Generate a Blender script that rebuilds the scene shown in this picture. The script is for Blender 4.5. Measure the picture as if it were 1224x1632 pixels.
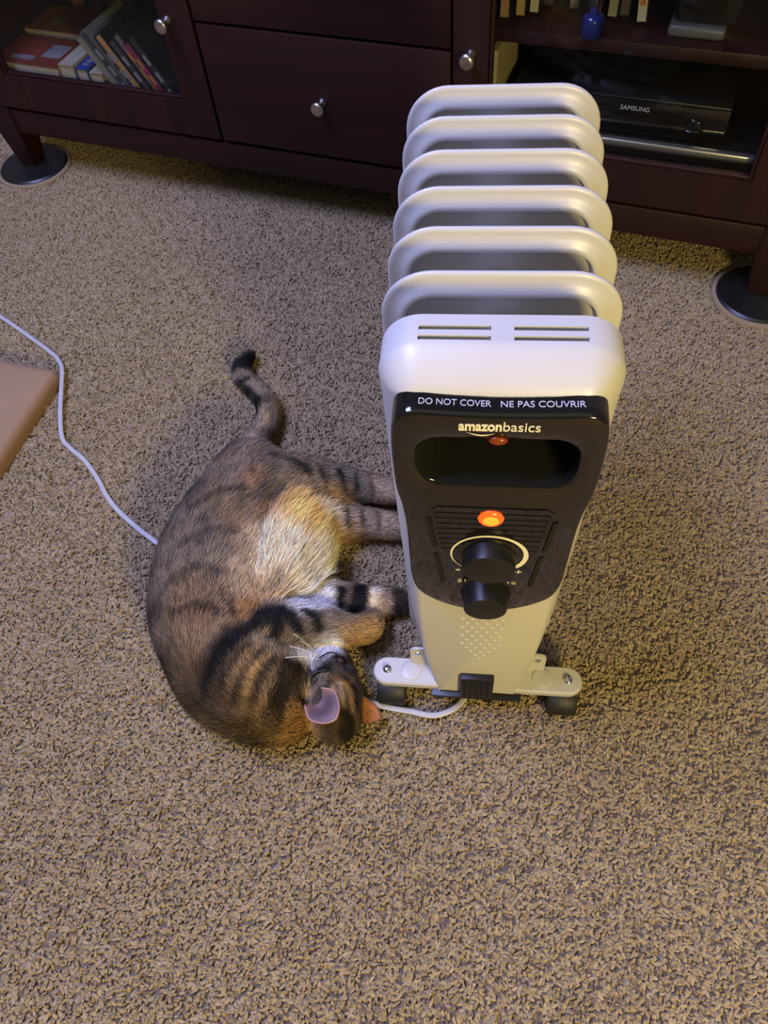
import bpy, bmesh, math, random
import numpy as np
from mathutils import Vector, Matrix

for o in list(bpy.data.objects): bpy.data.objects.remove(o)
S = bpy.context.scene
C = S.collection
rng = np.random.default_rng(7); random.seed(7)

# ------------------------------------------------------------------ camera
CAM = np.array([-0.01985, -0.42057, 1.00963]); PITCH, YAW, ROLL, FPX = 0.97403, -0.19301, -0.12272, 1222.85
def _basis():
    cy, sy, cp, sp = math.cos(YAW), math.sin(YAW), math.cos(PITCH), math.sin(PITCH)
    f = np.array([sy*cp, cy*cp, -sp]); r = np.array([cy, -sy, 0.0]); u = np.cross(r, f)
    cr, sr = math.cos(ROLL), math.sin(ROLL)
    return cr*r+sr*u, -sr*r+cr*u, f
RT, UP, FW = _basis()
cd = bpy.data.cameras.new('camera'); cam = bpy.data.objects.new('camera', cd); C.objects.link(cam)
cd.lens = FPX/1632*36.0; cd.sensor_width = 36.0; cd.clip_start = 0.01
cam.matrix_world = Matrix(((RT[0], UP[0], -FW[0], CAM[0]), (RT[1], UP[1], -FW[1], CAM[1]), (RT[2], UP[2], -FW[2], CAM[2]), (0, 0, 0, 1)))
S.camera = cam
def ray(x, y): return FW + (x-612)/FPX*RT - (y-816)/FPX*UP
def at(x, y, z=0.0):
    d = ray(x, y); return Vector(CAM + (z-CAM[2])/d[2]*d)

# ------------------------------------------------------------------ world, lights, exposure
w = bpy.data.worlds.new('world'); S.world = w; w.use_nodes = True
bg = w.node_tree.nodes['Background']; bg.inputs[0].default_value = (0.80, 0.78, 0.85, 1); bg.inputs[1].default_value = 0.12
S.view_settings.view_transform = 'Standard'; S.view_settings.look = 'None'; S.view_settings.gamma = 1.0
S.view_settings.exposure = 0.0; S.view_settings.use_curve_mapping = False
def area(name, loc, target, sx, sy, col, power):
    l = bpy.data.lights.new(name, 'AREA'); l.shape = 'RECTANGLE'; l.size = sx; l.size_y = sy; l.color = col; l.energy = power
    o = bpy.data.objects.new(name, l); C.objects.link(o); o.location = loc
    o.rotation_euler = (Vector(target)-Vector(loc)).to_track_quat('-Z', 'Y').to_euler(); return o
# cool light high up on the left of the room, warm low table lamp behind and right of the photographer
area('cool_ceiling_light', (-1.05, 0.10, 2.45), (-0.30, 0.15, 0.1), 1.2, 0.7, (0.42, 0.47, 1.0), 88)
l = bpy.data.lights.new('table_lamp_light', 'POINT'); l.energy = 97; l.color = (1.0, 0.79, 0.30); l.shadow_soft_size = 0.16
o = bpy.data.objects.new('table_lamp_light', l); C.objects.link(o); o.location = (0.62, -1.35, 1.00)
area('ceiling_bounce', (-0.2, -0.6, 2.4), (-0.2, 0.2, 0), 2.2, 2.2, (1.0, 0.80, 0.45), 5)

# ------------------------------------------------------------------ helpers
def srgb(r, g, b):
    f = lambda c: (c/255/12.92) if c/255 <= 0.04045 else ((c/255+0.055)/1.055)**2.4
    return (f(r), f(g), f(b), 1.0)
def mat(name, col, rough=0.5, metal=0.0, noise=None, bump=None, coat=0.0, emit=None, spec=0.5):
    m = bpy.data.materials.new(name); m.use_nodes = True; nt = m.node_tree; b = nt.nodes['Principled BSDF']
    b.inputs['Base Color'].default_value = col; b.inputs['Roughness'].default_value = rough; b.inputs['Metallic'].default_value = metal
    b.inputs['Coat Weight'].default_value = coat; b.inputs['Specular IOR Level'].default_value = spec
    tc = nt.nodes.new('ShaderNodeTexCoord')
    if noise:      # (scale xyz, second colour)
        mp = nt.nodes.new('ShaderNodeMapping'); mp.inputs['Scale'].default_value = noise[0]; nt.links.new(tc.outputs['Object'], mp.inputs[0])
        n = nt.nodes.new('ShaderNodeTexNoise'); n.inputs['Scale'].default_value = 1.0; n.inputs['Detail'].default_value = 5; nt.links.new(mp.outputs[0], n.inputs['Vector'])
        r = nt.nodes.new('ShaderNodeValToRGB'); r.color_ramp.elements[0].position = 0.32; r.color_ramp.elements[1].position = 0.70
        r.color_ramp.elements[0].color = col; r.color_ramp.elements[1].color = noise[1]
        nt.links.new(n.outputs[0], r.inputs[0]); nt.links.new(r.outputs[0], b.inputs['Base Color'])
    if bump:       # (scale, strength, distance)
        n = nt.nodes.new('ShaderNodeTexNoise'); n.inputs['Scale'].default_value = bump[0]; n.inputs['Detail'].default_value = 3; nt.links.new(tc.outputs['Object'], n.inputs['Vector'])
        bp = nt.nodes.new('ShaderNodeBump'); bp.inputs['Strength'].default_value = bump[1]; bp.inputs['Distance'].default_value = bump[2]
        nt.links.new(n.outputs[0], bp.inputs['Height']); nt.links.new(bp.outputs[0], b.inputs['Normal'])
    if emit:
        b.inputs['Emission Color'].default_value = emit[0]; b.inputs['Emission Strength'].default_value = emit[1]
    return m
def obj(name, me, m=None, parent=None, smooth=False, loc=None):
    if isinstance(me, bmesh.types.BMesh):
        bm = me; bmesh.ops.recalc_face_normals(bm, faces=bm.faces[:]); me = bpy.data.meshes.new(name); bm.to_mesh(me); bm.free()
    o = bpy.data.objects.new(name, me); C.objects.link(o)
    if m: me.materials.append(m)
    if parent: o.parent = parent
    if loc is not None: o.location = loc
    if smooth:
        for p in me.polygons: p.use_smooth = True
        if smooth is not True: me.set_sharp_from_angle(angle=math.radians(smooth))
    return o
def empty(name, loc=(0, 0, 0), rz=0.0):
    o = bpy.data.objects.new(name, None); C.objects.link(o); o.location = loc; o.rotation_euler = (0, 0, rz); o.empty_display_size = 0.05; return o
def tag(o, label, cat, group=None, kind=None):
    o['label'] = label; o['category'] = cat
    if group: o['group'] = group
    if kind: o['kind'] = kind
    return o
def struct(o, label=None):
    o['kind'] = 'structure'
    if label: o['label'] = label
    return o
def box(bm, x0, x1, y0, y1, z0, z1, bev=0.0, seg=2, M=None):
    r = bmesh.ops.create_cube(bm, size=1.0); vs = r['verts']
    for v in vs: v.co = Vector(((x0+x1)/2+v.co.x*(x1-x0), (y0+y1)/2+v.co.y*(y1-y0), (z0+z1)/2+v.co.z*(z1-z0)))
    if bev > 0:
        es = list({e for v in vs for e in v.link_edges})
        rr = bmesh.ops.bevel(bm, geom=es, offset=bev, segments=seg, affect='EDGES', profile=0.5)
        vs = list({v for f in rr['faces'] for v in f.verts} | {v for v in vs if v.is_valid})
    if M is not None: bmesh.ops.transform(bm, matrix=M, verts=[v for v in vs if v.is_valid])
    return vs
def bx(*a, **k):
    bm = bmesh.new(); box(bm, *a, **k); return bm
def lathe(bm, prof, axis='Z', seg=32, M=None):
    """prof: list of (radius, height); revolved about the axis"""
    rings = []
    for r, h in prof:
        ring = []
        for i in range(seg):
            a = 2*math.pi*i/seg; c, s = r*math.cos(a), r*math.sin(a)
            co = Vector((c, s, h)) if axis == 'Z' else (Vector((c, -h, s)) if axis == 'Y' else Vector((h, c, s)))
            ring.append(bm.verts.new(M @ co if M is not None else co))
        rings.append(ring)
    for a, b in zip(rings, rings[1:]):
        for i in range(seg): bm.faces.new((a[i], a[(i+1) % seg], b[(i+1) % seg], b[i]))
    bm.faces.new(rings[0]); bm.faces.new(rings[-1])
def lathed(*a, **k):
    bm = bmesh.new(); lathe(bm, *a, **k); return bm
def bridge(bm, A, B):
    n = len(A)
    for i in range(n): bm.faces.new((A[i], A[(i+1) % n], B[(i+1) % n], B[i]))
def rrect(w, h, r, n=8, cx=0, cz=0):
    pts = []
    for sx, sz, a0 in ((1, 1, 0), (-1, 1, 90), (-1, -1, 180), (1, -1, 270)):
        for i in range(n+1):
            a = math.radians(a0+90*i/n); pts.append((cx+sx*(w/2-r)+r*math.cos(a), cz+sz*(h/2-r)+r*math.sin(a)))
    return pts
def catmull(pts, n=6, closed=True):
    P = [np.array(p, float) for p in pts]; N = len(P); out = []
    for i in range(N if closed else N-1):
        p0, p1, p2, p3 = (P[(i-1) % N] if closed else P[max(i-1, 0)]), P[i], P[(i+1) % N], (P[(i+2) % N] if closed else P[min(i+2, N-1)])
        for k in range(n):
            t = k/n; out.append(0.5*((2*p1)+(-p0+p2)*t+(2*p0-5*p1+4*p2-p3)*t*t+(-p0+3*p1-3*p2+p3)*t**3))
    if not closed: out.append(P[-1])
    return out
def inset(pts, d):
    P = np.array(pts, float); nx = np.roll(P, -1, 0); pv = np.roll(P, 1, 0); t = nx-pv; t /= np.linalg.norm(t, axis=1)[:, None]+1e-12
    nrm = np.stack([t[:, 1], -t[:, 0]], 1)
    area2 = np.sum(P[:, 0]*nx[:, 1]-nx[:, 0]*P[:, 1])
    if area2 < 0: nrm = -nrm
    return [tuple(q) for q in P-nrm*d]
def textmesh(name, body, size, m, parent, M, extrude=0.0002, align='CENTER', xs=1.0, bold=0.0, fit=None):
    cu = bpy.data.curves.new(name, 'FONT'); cu.body = body; cu.size = size; cu.align_x = align; cu.align_y = 'CENTER'; cu.extrude = extrude; cu.offset = bold
    t = bpy.data.objects.new(name+'_tmp', cu); C.objects.link(t); bpy.context.view_layer.update()
    me = bpy.data.meshes.new_from_object(t.evaluated_get(bpy.context.evaluated_depsgraph_get()))
    bpy.data.objects.remove(t)
    if fit: X = [v.co.x for v in me.vertices]; xs = fit/(max(X)-min(X))
    me.transform(M @ Matrix.Diagonal((xs, 1, 1, 1))); me.name = name
    me.materials.clear(); return obj(name, me, m, parent)
def tubemesh(pts, rad, seg=10, flat=1.0, caps=True):
    bm = bmesh.new(); P = [Vector(p) for p in pts]; rings = []
    for i, p in enumerate(P):
        t = (P[min(i+1, len(P)-1)]-P[max(i-1, 0)]).normalized(); s = t.cross(Vector((0, 0, 1)))
        s = s.normalized() if s.length > 1e-6 else Vector((1, 0, 0)); u = s.cross(t)
        r = rad[i] if hasattr(rad, '__len__') else rad
        rings.append([bm.verts.new(p+s*r*math.cos(2*math.pi*k/seg)+u*r*flat*math.sin(2*math.pi*k/seg)) for k in range(seg)])
    for a, b in zip(rings, rings[1:]): bridge(bm, a, b)
    if caps: bm.faces.new(rings[0]); bm.faces.new(rings[-1])
    return bm

# ------------------------------------------------------------------ materials
M_wood = mat('cherry_wood', srgb(31, 12, 10), 0.50, noise=((2.5, 30, 30), srgb(46, 18, 14)), spec=0.35)
M_woodv = mat('cherry_wood_upright', srgb(31, 12, 10), 0.50, noise=((30, 30, 2.5), srgb(45, 18, 14)), spec=0.35)
M_inside = mat('cabinet_inside', srgb(40, 18, 15), 0.6, noise=((3, 20, 20), srgb(52, 24, 19)))
M_nickel = mat('brushed_nickel', srgb(205, 196, 184), 0.28, 1.0, bump=(300, 0.08, 0.001))
M_chrome = mat('polished_steel', srgb(225, 225, 230), 0.12, 1.0)
M_white = mat('white_enamel', srgb(192, 190, 184), 0.36, bump=(700, 0.03, 0.0005), noise=((9, 9, 9), srgb(197, 195, 189)))
M_housing = mat('white_plastic', srgb(196, 193, 185), 0.38, noise=((12, 12, 12), srgb(200, 197, 189)), bump=(900, 0.04, 0.0004))
M_gloss = mat('black_gloss_plastic', srgb(14, 13, 14), 0.10, coat=0.6, noise=((20, 20, 20), srgb(18, 16, 16)))
M_black = mat('black_matte_plastic', srgb(18, 17, 17), 0.42, noise=((30, 30, 30), srgb(24, 23, 23)))
M_rubber = mat('black_rubber', srgb(26, 26, 24), 0.55, noise=((40, 40, 40), srgb(34, 33, 30)))
M_print = mat('white_print', srgb(176, 178, 190), 0.5)
M_printc = mat('cream_print', srgb(238, 232, 212), 0.45)
M_slot = mat('dark_slot', srgb(6, 6, 6), 0.8)
M_lamp = mat('orange_lamp', srgb(255, 70, 10), 0.25, emit=((1.0, 0.10, 0.01, 1), 1.2))
M_lampc = mat('orange_lamp_core', srgb(255, 150, 40), 0.25, emit=((1.0, 0.24, 0.02, 1), 1.3))
M_amber = mat('amber_spot', srgb(130, 55, 18), 0.2)
M_cord = mat('white_cord', srgb(178, 177, 174), 0.4, noise=((60, 60, 60), srgb(188, 187, 184)))
M_card = mat('tan_card', srgb(150, 120, 88), 0.8, noise=((9, 9, 9), srgb(162, 130, 96)), bump=(250, 0.15, 0.001))
M_rim = mat('slider_rim', srgb(150, 132, 104), 0.5)
M_disc = mat('slider_black', srgb(22, 23, 21), 0.4, noise=((20, 20, 20), srgb(28, 28, 26)))
M_paint = mat('wall_paint', srgb(150, 140, 125), 0.8, noise=((5, 5, 5), srgb(156, 146, 130)))

def glass_mat():
    m = bpy.data.materials.new('door_glass'); m.use_nodes = True; nt = m.node_tree; nt.nodes.clear()
    out = nt.nodes.new('ShaderNodeOutputMaterial'); mx = nt.nodes.new('ShaderNodeMixShader'); lw = nt.nodes.new('ShaderNodeLayerWeight'); lw.inputs[0].default_value = 0.5; pw = nt.nodes.new('ShaderNodeMath'); pw.operation = 'POWER'; pw.inputs[1].default_value = 4.0; fr = nt.nodes.new('ShaderNodeMath'); fr.operation = 'MULTIPLY_ADD'; fr.inputs[1].default_value = 0.9; fr.inputs[2].default_value = 0.02; nt.links.new(lw.outputs['Facing'], pw.inputs[0]); nt.links.new(pw.outputs[0], fr.inputs[0])
    tr = nt.nodes.new('ShaderNodeBsdfTransparent'); tr.inputs[0].default_value = (0.93, 0.94, 0.94, 1); gl = nt.nodes.new('ShaderNodeBsdfGlossy'); gl.inputs['Roughness'].default_value = 0.03
    nt.links.new(fr.outputs[0], mx.inputs[0]); nt.links.new(tr.outputs[0], mx.inputs[1]); nt.links.new(gl.outputs[0], mx.inputs[2]); nt.links.new(mx.outputs[0], out.inputs[0]); return m
M_glass = glass_mat()

def carpet_mat(name, dark, mid, light, rnd=True):
    m = bpy.data.materials.new(name); m.use_nodes = True; nt = m.node_tree; b = nt.nodes['Principled BSDF']
    b.inputs['Roughness'].default_value = 0.95; b.inputs['Specular IOR Level'].default_value = 0.12
    g = nt.nodes.new('ShaderNodeNewGeometry'); n = nt.nodes.new('ShaderNodeTexNoise'); n.inputs['Scale'].default_value = 5.0; n.inputs['Detail'].default_value = 6
    nt.links.new(g.outputs['Position'], n.inputs['Vector'])
    r = nt.nodes.new('ShaderNodeValToRGB'); e = r.color_ramp.elements; e[0].position = 0.0; e[0].color = dark; e[1].position = 1.0; e[1].color = light
    k = e.new(0.5); k.color = mid
    if rnd:
        oi = nt.nodes.new('ShaderNodeObjectInfo'); ma = nt.nodes.new('ShaderNodeMath'); ma.operation = 'MULTIPLY'; ma.inputs[1].default_value = 0.65
        mb = nt.nodes.new('ShaderNodeMath'); mb.operation = 'MULTIPLY_ADD'; mb.inputs[1].default_value = 0.5
        nt.links.new(oi.outputs['Random'], ma.inputs[0]); nt.links.new(n.outputs[0], mb.inputs[0]); nt.links.new(ma.outputs[0], mb.inputs[2]); nt.links.new(mb.outputs[0], r.inputs[0])
    else: nt.links.new(n.outputs[0], r.inputs[0])
    nt.links.new(r.outputs[0], b.inputs['Base Color']); return m
M_pile = carpet_mat('carpet_yarn', srgb(134, 117, 91), srgb(156, 139, 109), srgb(174, 157, 126))
M_floor = carpet_mat('carpet_ground', srgb(112, 97, 75), srgb(126, 110, 86), srgb(136, 119, 94), rnd=False)

# ------------------------------------------------------------------ floor, carpet, wall
bm = bmesh.new(); bmesh.ops.create_grid(bm, x_segments=8, y_segments=8, size=3.0)
fl = struct(obj('floor', bm, M_floor, loc=(-0.3, -0.6, 0)), 'beige cut pile carpet floor')

def carpet_pile():
    corners = [at(-60, 1700), at(1290, 1700), at(1300, 330), at(1224, 250), at(-40, 150)]
    bm = bmesh.new(); bm.faces.new([bm.verts.new((c.x, c.y, 0.0)) for c in corners]); o = obj('carpet_pile', bm, M_pile)
    ng = bpy.data.node_groups.new('carpet_pile_nodes', 'GeometryNodeTree')
    ng.interface.new_socket('Geometry', in_out='INPUT', socket_type='NodeSocketGeometry'); ng.interface.new_socket('Geometry', in_out='OUTPUT', socket_type='NodeSocketGeometry')
    N = ng.nodes.new; L = ng.links.new
    gi = N('NodeGroupInput'); go = N('NodeGroupOutput')
    d = N('GeometryNodeDistributePointsOnFaces'); d.distribute_method = 'RANDOM'; d.inputs['Density'].default_value = 88000
    L(gi.outputs[0], d.inputs['Mesh'])
    ico = N('GeometryNodeMeshIcoSphere'); ico.inputs['Radius'].default_value = 1.0; ico.inputs['Subdivisions'].default_value = 2
    # a lumpy twisted yarn end
    pos = N('GeometryNodeInputPosition'); nz = N('ShaderNodeTexNoise'); nz.inputs['Scale'].default_value = 1.6
    sub = N('ShaderNodeVectorMath'); sub.operation = 'SUBTRACT'; sub.inputs[1].default_value = (0.5, 0.5, 0.5); sc = N('ShaderNodeVectorMath'); sc.operation = 'SCALE'; sc.inputs['Scale'].default_value = 0.75
    sp = N('GeometryNodeSetPosition'); L(pos.outputs[0], nz.inputs['Vector']); L(nz.outputs['Color'], sub.inputs[0]); L(sub.outputs[0], sc.inputs[0]); L(sc.outputs[0], sp.inputs['Offset']); L(ico.outputs[0], sp.inputs[0])
    tr = N('GeometryNodeTransform'); tr.inputs['Scale'].default_value = (0.00185, 0.0021, 0.0050); L(sp.outputs[0], tr.inputs['Geometry'])
    sm = N('GeometryNodeSetMaterial'); sm.inputs['Material'].default_value = M_pile; L(tr.outputs[0], sm.inputs[0])
    ip = N('GeometryNodeInstanceOnPoints'); L(d.outputs['Points'], ip.inputs['Points']); L(sm.outputs[0], ip.inputs['Instance'])
    rv = N('FunctionNodeRandomValue'); rv.data_type = 'FLOAT_VECTOR'; rv.inputs[0].default_value = (-1.0, -1.0, 0); rv.inputs[1].default_value = (1.0, 1.0, 6.28)
    # neighbouring yarns lean the same way
    p2 = N('GeometryNodeInputPosition'); n2 = N('ShaderNodeTexNoise'); n2.inputs['Scale'].default_value = 45; n2.inputs['Detail'].default_value = 2
    s2 = N('ShaderNodeVectorMath'); s2.operation = 'SUBTRACT'; s2.inputs[1].default_value = (0.5, 0.5, 0.5); k2 = N('ShaderNodeVectorMath'); k2.operation = 'MULTIPLY'; k2.inputs[1].default_value = (3, 3, 0)
    ad = N('ShaderNodeVectorMath'); ad.operation = 'ADD'
    L(p2.outputs[0], n2.inputs['Vector']); L(n2.outputs['Color'], s2.inputs[0]); L(s2.outputs[0], k2.inputs[0]); L(k2.outputs[0], ad.inputs[0]); L(rv.outputs[0], ad.inputs[1]); L(ad.outputs[0], ip.inputs['Rotation'])
    rs = N('FunctionNodeRandomValue'); rs.data_type = 'FLOAT'; rs.inputs[2].default_value = 0.65; rs.inputs[3].default_value = 1.25
    n3 = N('ShaderNodeTexNoise'); n3.inputs['Scale'].default_value = 70; mm = N('ShaderNodeMath'); mm.operation = 'MULTIPLY_ADD'; mm.inputs[1].default_value = 1.0; mm.inputs[2].default_value = 0.50
    m3 = N('ShaderNodeMath'); m3.operation = 'MULTIPLY'; L(p2.outputs[0], n3.inputs['Vector']); L(n3.outputs[0], mm.inputs[0]); L(mm.outputs[0], m3.inputs[0]); L(rs.outputs[1], m3.inputs[1]); L(m3.outputs[0], ip.inputs['Scale'])
    L(ip.outputs[0], go.inputs[0])
    md = o.modifiers.new('pile', 'NODES'); md.node_group = ng
    o.location = (0, 0, 0.0022)
    tag(o, 'short twisted beige yarn pile of the carpet', 'carpet', kind='stuff')
carpet_pile()

# ------------------------------------------------------------------ media cabinet
DL, DR = at(55, 264, 0.01), at(1213, 470, 0.01)
EX = (DR-DL); EX.z = 0; EX.normalize(); EY = Vector((-EX.y, EX.x, 0)); CAB_O = DL - EY*0.02; CAB_O.z = 0
CAB_A = math.atan2(EX.y, EX.x)
def cw(u, v, z): return CAB_O + EX*u + EY*v + Vector((0, 0, z))
def cpx(x, y, v):
    """pixel -> cabinet (u, z) on the plane v metres behind the cabinet's front"""
    d = Vector(ray(x, y)); c = Vector(CAM); O = CAB_O + EY*v
    t = ((O-c).dot(EY))/d.dot(EY); P = c+d*t; return (P-O).dot(EX), P.z
U0, U1, VB, ZT = -0.045, 1.66, 0.46, 0.66
cab = tag(empty('media_cabinet', cw(0, 0, 0), CAB_A), 'dark cherry wood media cabinet with glass doors and centre drawers', 'cabinet')
def cp(name, m, *a, bev=0.002, parent=None): return obj(name, bx(*a, bev=bev), m, parent or cab, smooth=40)
cp('side_panel', M_woodv, U0, U0+0.022, 0.022, VB, 0.105, ZT); cp('side_panel', M_woodv, U1-0.022, U1, 0.022, VB, 0.105, ZT)
cp('divider', M_inside, 0.548, 0.568, 0.024, VB-0.012, 0.185, ZT); cp('divider', M_inside, 1.048, 1.068, 0.024, VB-0.012, 0.185, ZT)
cp('bottom_panel', M_inside, U0+0.022, U1-0.022, 0.022, VB-0.012, 0.165, 0.185)
cp('back_panel', M_inside, U0+0.022, U1-0.022, VB-0.012, VB, 0.165, ZT)
cp('top', M_wood, U0-0.02, U1+0.02, -0.02, VB+0.01, ZT, ZT+0.03, bev=0.006)
cp('base_rail', M_wood, U0+0.05, U1-0.05, 0.004, 0.026, 0.103, 0.158, bev=0.003)
cp('rear_rail', M_wood, U0+0.022, U1-0.022, VB-0.03, VB-0.012, 0.105, 0.165)
cp('top_rail', M_wood, U0+0.022, U1-0.022, 0.004, 0.022, 0.635, ZT)
cp('shelf', M_wood, 1.068, U1-0.022, 0.05, VB-0.012, 0.385, 0.405)
cp('shelf', M_wood, U0+0.022, 0.548, 0.05, VB-0.012, 0.415, 0.433)
def leg(u, v, zb):
    bm = bmesh.new(); prof = ((0.031, 0.165), (0.031, 0.10), (0.021, zb)); rings = []
    for h, z in prof: rings.append([bm.verts.new((u+sx*h, v+sy*h, z)) for sx, sy in ((-1, -1), (1, -1), (1, 1), (-1, 1))])
    for a, b in zip(rings, rings[1:]): bridge(bm, a, b)
    bm.faces.new(rings[0]); bm.faces.new(rings[-1]); bmesh.ops.bevel(bm, geom=bm.edges[:], offset=0.002, segments=2, affect='EDGES')
    obj('leg', bm, M_woodv, cab, smooth=40)
leg(-0.008, 0.032, 0.017); leg(1.640, 0.032, 0.017); leg(-0.008, VB-0.035, 0.0); leg(1.640, VB-0.035, 0.0)
def knob_mesh():
    return lathed([(0.0085, 0), (0.0085, 0.003), (0.0055, 0.006), (0.0052, 0.014), (0.0105, 0.018), (0.0128, 0.0215), (0.0128, 0.025), (0.0105, 0.028), (0.005, 0.0292)], axis='Y', seg=28)
knob_me = None
def knob(u, z, parent, v=0.0):
    global knob_me
    k = obj('knob', knob_mesh() if knob_me is None else knob_me, M_nickel if knob_me is None else None, parent, smooth=50, loc=(u, v, z)); knob_me = k.data
    k['label'] = 'brushed nickel round knob'; return k
def drawer(z0, z1):
    d = cp('drawer', M_wood, 0.568, 1.049, 0.0, 0.02, z0, z1, bev=0.0025); knob(0.803, (z0+z1)/2-0.004, d)
drawer(0.166, 0.384); drawer(0.389, 0.632)
def door(u0, u1, g0, g1, ku):
    bm = bmesh.new(); z0, z1, h0, h1 = 0.166, 0.632, 0.236, 0.565
    for a in ((u0, g0, z0, z1), (g1, u1, z0, z1), (g0, g1, z0, h0), (g0, g1, h1, z1)): box(bm, a[0], a[1], 0.0, 0.02, a[2], a[3])
    bmesh.ops.remove_doubles(bm, verts=bm.verts[:], dist=1e-5)
    d = obj('glass_door', bm, M_woodv, cab)
    # small moulding round the glass
    bm = bmesh.new(); t = 0.006
    for a in ((g0, g0+t, h0, h1), (g1-t, g1, h0, h1), (g0+t, g1-t, h0, h0+t), (g0+t, g1-t, h1-t, h1)): box(bm, a[0], a[1], 0.005, 0.017, a[2], a[3], bev=0.0015)
    obj('glass_bead', bm, M_wood, d)
    g = obj('glass_pane', bx(g0+0.004, g1-0.004, 0.010, 0.013, h0+0.004, h1-0.004), M_glass, d); g['label'] = 'clear glass pane'
    knob(ku, 0.384, d)
door(-0.003, 0.563, 0.058, 0.497, 0.512); door(1.054, 1.622, 1.113, 1.562, 1.084)
def slider(u, v, lab):
    e = tag(empty('furniture_slider', cw(u, v, 0.0)), lab, 'furniture slider', 'furniture sliders')
    obj('pad', lathed([(0.080, 0.004), (0.080, 0.013), (0.076, 0.0165), (0.0, 0.0165)][:3]+[(0.001, 0.0165)], seg=48), M_disc, e, smooth=40)
    obj('rim', lathed([(0.0802, 0.002), (0.087, 0.002), (0.0885, 0.006), (0.087, 0.0105), (0.0802, 0.0115)], seg=48), M_rim, e, smooth=40)['label'] = 'pale tan rubber rim'
slider(0.0, 0.02, 'round black slider pad under cabinet leg by the books door')
slider(1.647, 0.02, 'round black slider pad under cabinet leg by the electronics door')

# wall behind the cabinet
wp = cw(0.8, 0.52, 0)
wb = struct(obj('wall_back', bx(-2.6, 2.6, 0.0, 0.1, 0, 2.5), M_paint, loc=wp)); wb.rotation_euler = (0, 0, CAB_A)
bb = struct(obj('baseboard_back', bx(-2.6, 2.6, -0.015, -0.0005, 0, 0.09, bev=0.003), mat('baseboard_paint', srgb(200, 195, 185), 0.5), loc=wp)); bb.rotation_euler = (0, 0, CAB_A)

# ------------------------------------------------------------------ things inside the cabinet
def cthing(name, u, v, z, rz=0.0):
    return empty(name, cw(u, v, z), CAB_A+rz)
def colm(name, c, c2=None, rough=0.55):
    c = tuple(v*0.85 for v in c); c2 = tuple(v*0.85 for v in c2) if c2 else None
    return mat(name, srgb(*c), rough, noise=((35, 35, 35), srgb(*(c2 or c))))
M_page = colm('book_pages', (205, 192, 160), (222, 208, 176), 0.8)
def book(label, u, v, z, w, d, h, cover, spine=None, rx=0.0, ry=0.0, rz=0.0, glyph=None):
    """a paperback block lying with its long side along depth: w wide, d deep, h thick"""
    e = tag(cthing('paperback_book', u, v, z, rz), label, 'book', 'books behind the glass door')
    e.rotation_euler = (rx, ry, CAB_A+rz)
    t = 0.0016
    obj('pages', bx(0.001, w-0.002, 0.002, d-0.002, t, h-t), M_page, e)
    bm = bmesh.new(); box(bm, 0, w, 0, d, 0, t, bev=0.0004); box(bm, 0, w, 0, d, h-t, h, bev=0.0004)
    box(bm, 0, t, 0, d, t, h-t); obj('cover', bm, cover, e)
    if spine: obj('spine_panel', bx(-0.0005, 0.0, 0.0, d, 0.0, h), spine, e)
    if glyph:
        bm = bmesh.new()
        for (a, b, c, dd) in glyph: box(bm, a*w, b*w, c*d, dd*d, h, h+0.0004)
        obj('cover_print', bm, glyph_m, e)
    return e
glyph_m = colm('cover_print_white', (170, 166, 160), (120, 120, 130))
m_red = colm('cover_red', (150, 52, 38), (128, 64, 44)); m_brown = colm('cover_brown', (150, 96, 64), (176, 108, 70)); m_blue = colm('cover_blue', (38, 66, 150), (44, 74, 160))
m_cream = colm('cover_cream', (206, 196, 170), (196, 184, 156)); m_yel = colm('cover_yellow', (206, 150, 50), (186, 120, 50)); m_navy = colm('cover_navy', (30, 40, 80), (24, 30, 60)); m_orange = colm('cover_orange', (212, 130, 50), (200, 110, 40))
ZF = 0.1855
book('thick orange edged paperback under the red book', -0.01, 0.045, ZF, 0.175, 0.11, 0.028, m_orange)
book('red and brown paperback lying flat on another book', 0.0, 0.040, ZF+0.029, 0.17, 0.115, 0.030, m_red, glyph=[(0.2, 0.55, 0.15, 0.30), (0.62, 0.9, 0.3, 0.75)])
book('brown paperback lying at the back of the left shelf', -0.012, 0.175, ZF, 0.17, 0.11, 0.062, m_brown, glyph=[(0.3, 0.5, 0.3, 0.6)])
# books standing on edge, spines along the depth
def slab(name, label, cat, u, v, z, w, d, h, m, lean=0.0, strip=None, group=None):
    e = tag(cthing(name, u, v, z), label, cat, group); e.rotation_euler = (0, lean, CAB_A)
    return e
def edge_book(label, u, v, w, d, h, m, lean=0.0, glyphs=True, pages=True):
    e = slab('paperback_book', label, 'book', u, v, ZF+0.0005+max(0, -w*math.sin(lean)) , w, d, h, m, lean, group='books behind the glass door')
    bm = bmesh.new(); t = 0.0016
    box(bm, 0, t, 0, d, 0, h); box(bm, w-t, w, 0, d, 0, h); box(bm, t, w-t, 0, d, h-t, h); obj('cover', bm, m, e)
    obj('pages', bx(t, w-t, 0.003, d-0.003, 0.003, h-t), M_page, e)
    if glyphs:
        bm = bmesh.new()
        for i in range(7):
            y0 = d*(0.12+0.105*i); box(bm, w*0.3, w*0.72, y0, y0+d*0.06, h, h+0.0004)
        obj('spine_print', bm, glyph_m, e)
edge_book('cream paperback standing on edge beside the red book', 0.182, 0.035, 0.036, 0.135, 0.070, m_cream, 0.0, False)
edge_book('blue paperback with white spine print standing on edge', 0.222, 0.035, 0.030, 0.135, 0.066, m_blue, 0.0)
edge_book('tan paperback standing on edge beside the leaning cases', 0.256, 0.035, 0.030, 0.135, 0.062, m_cream, 0.0, False)
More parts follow.
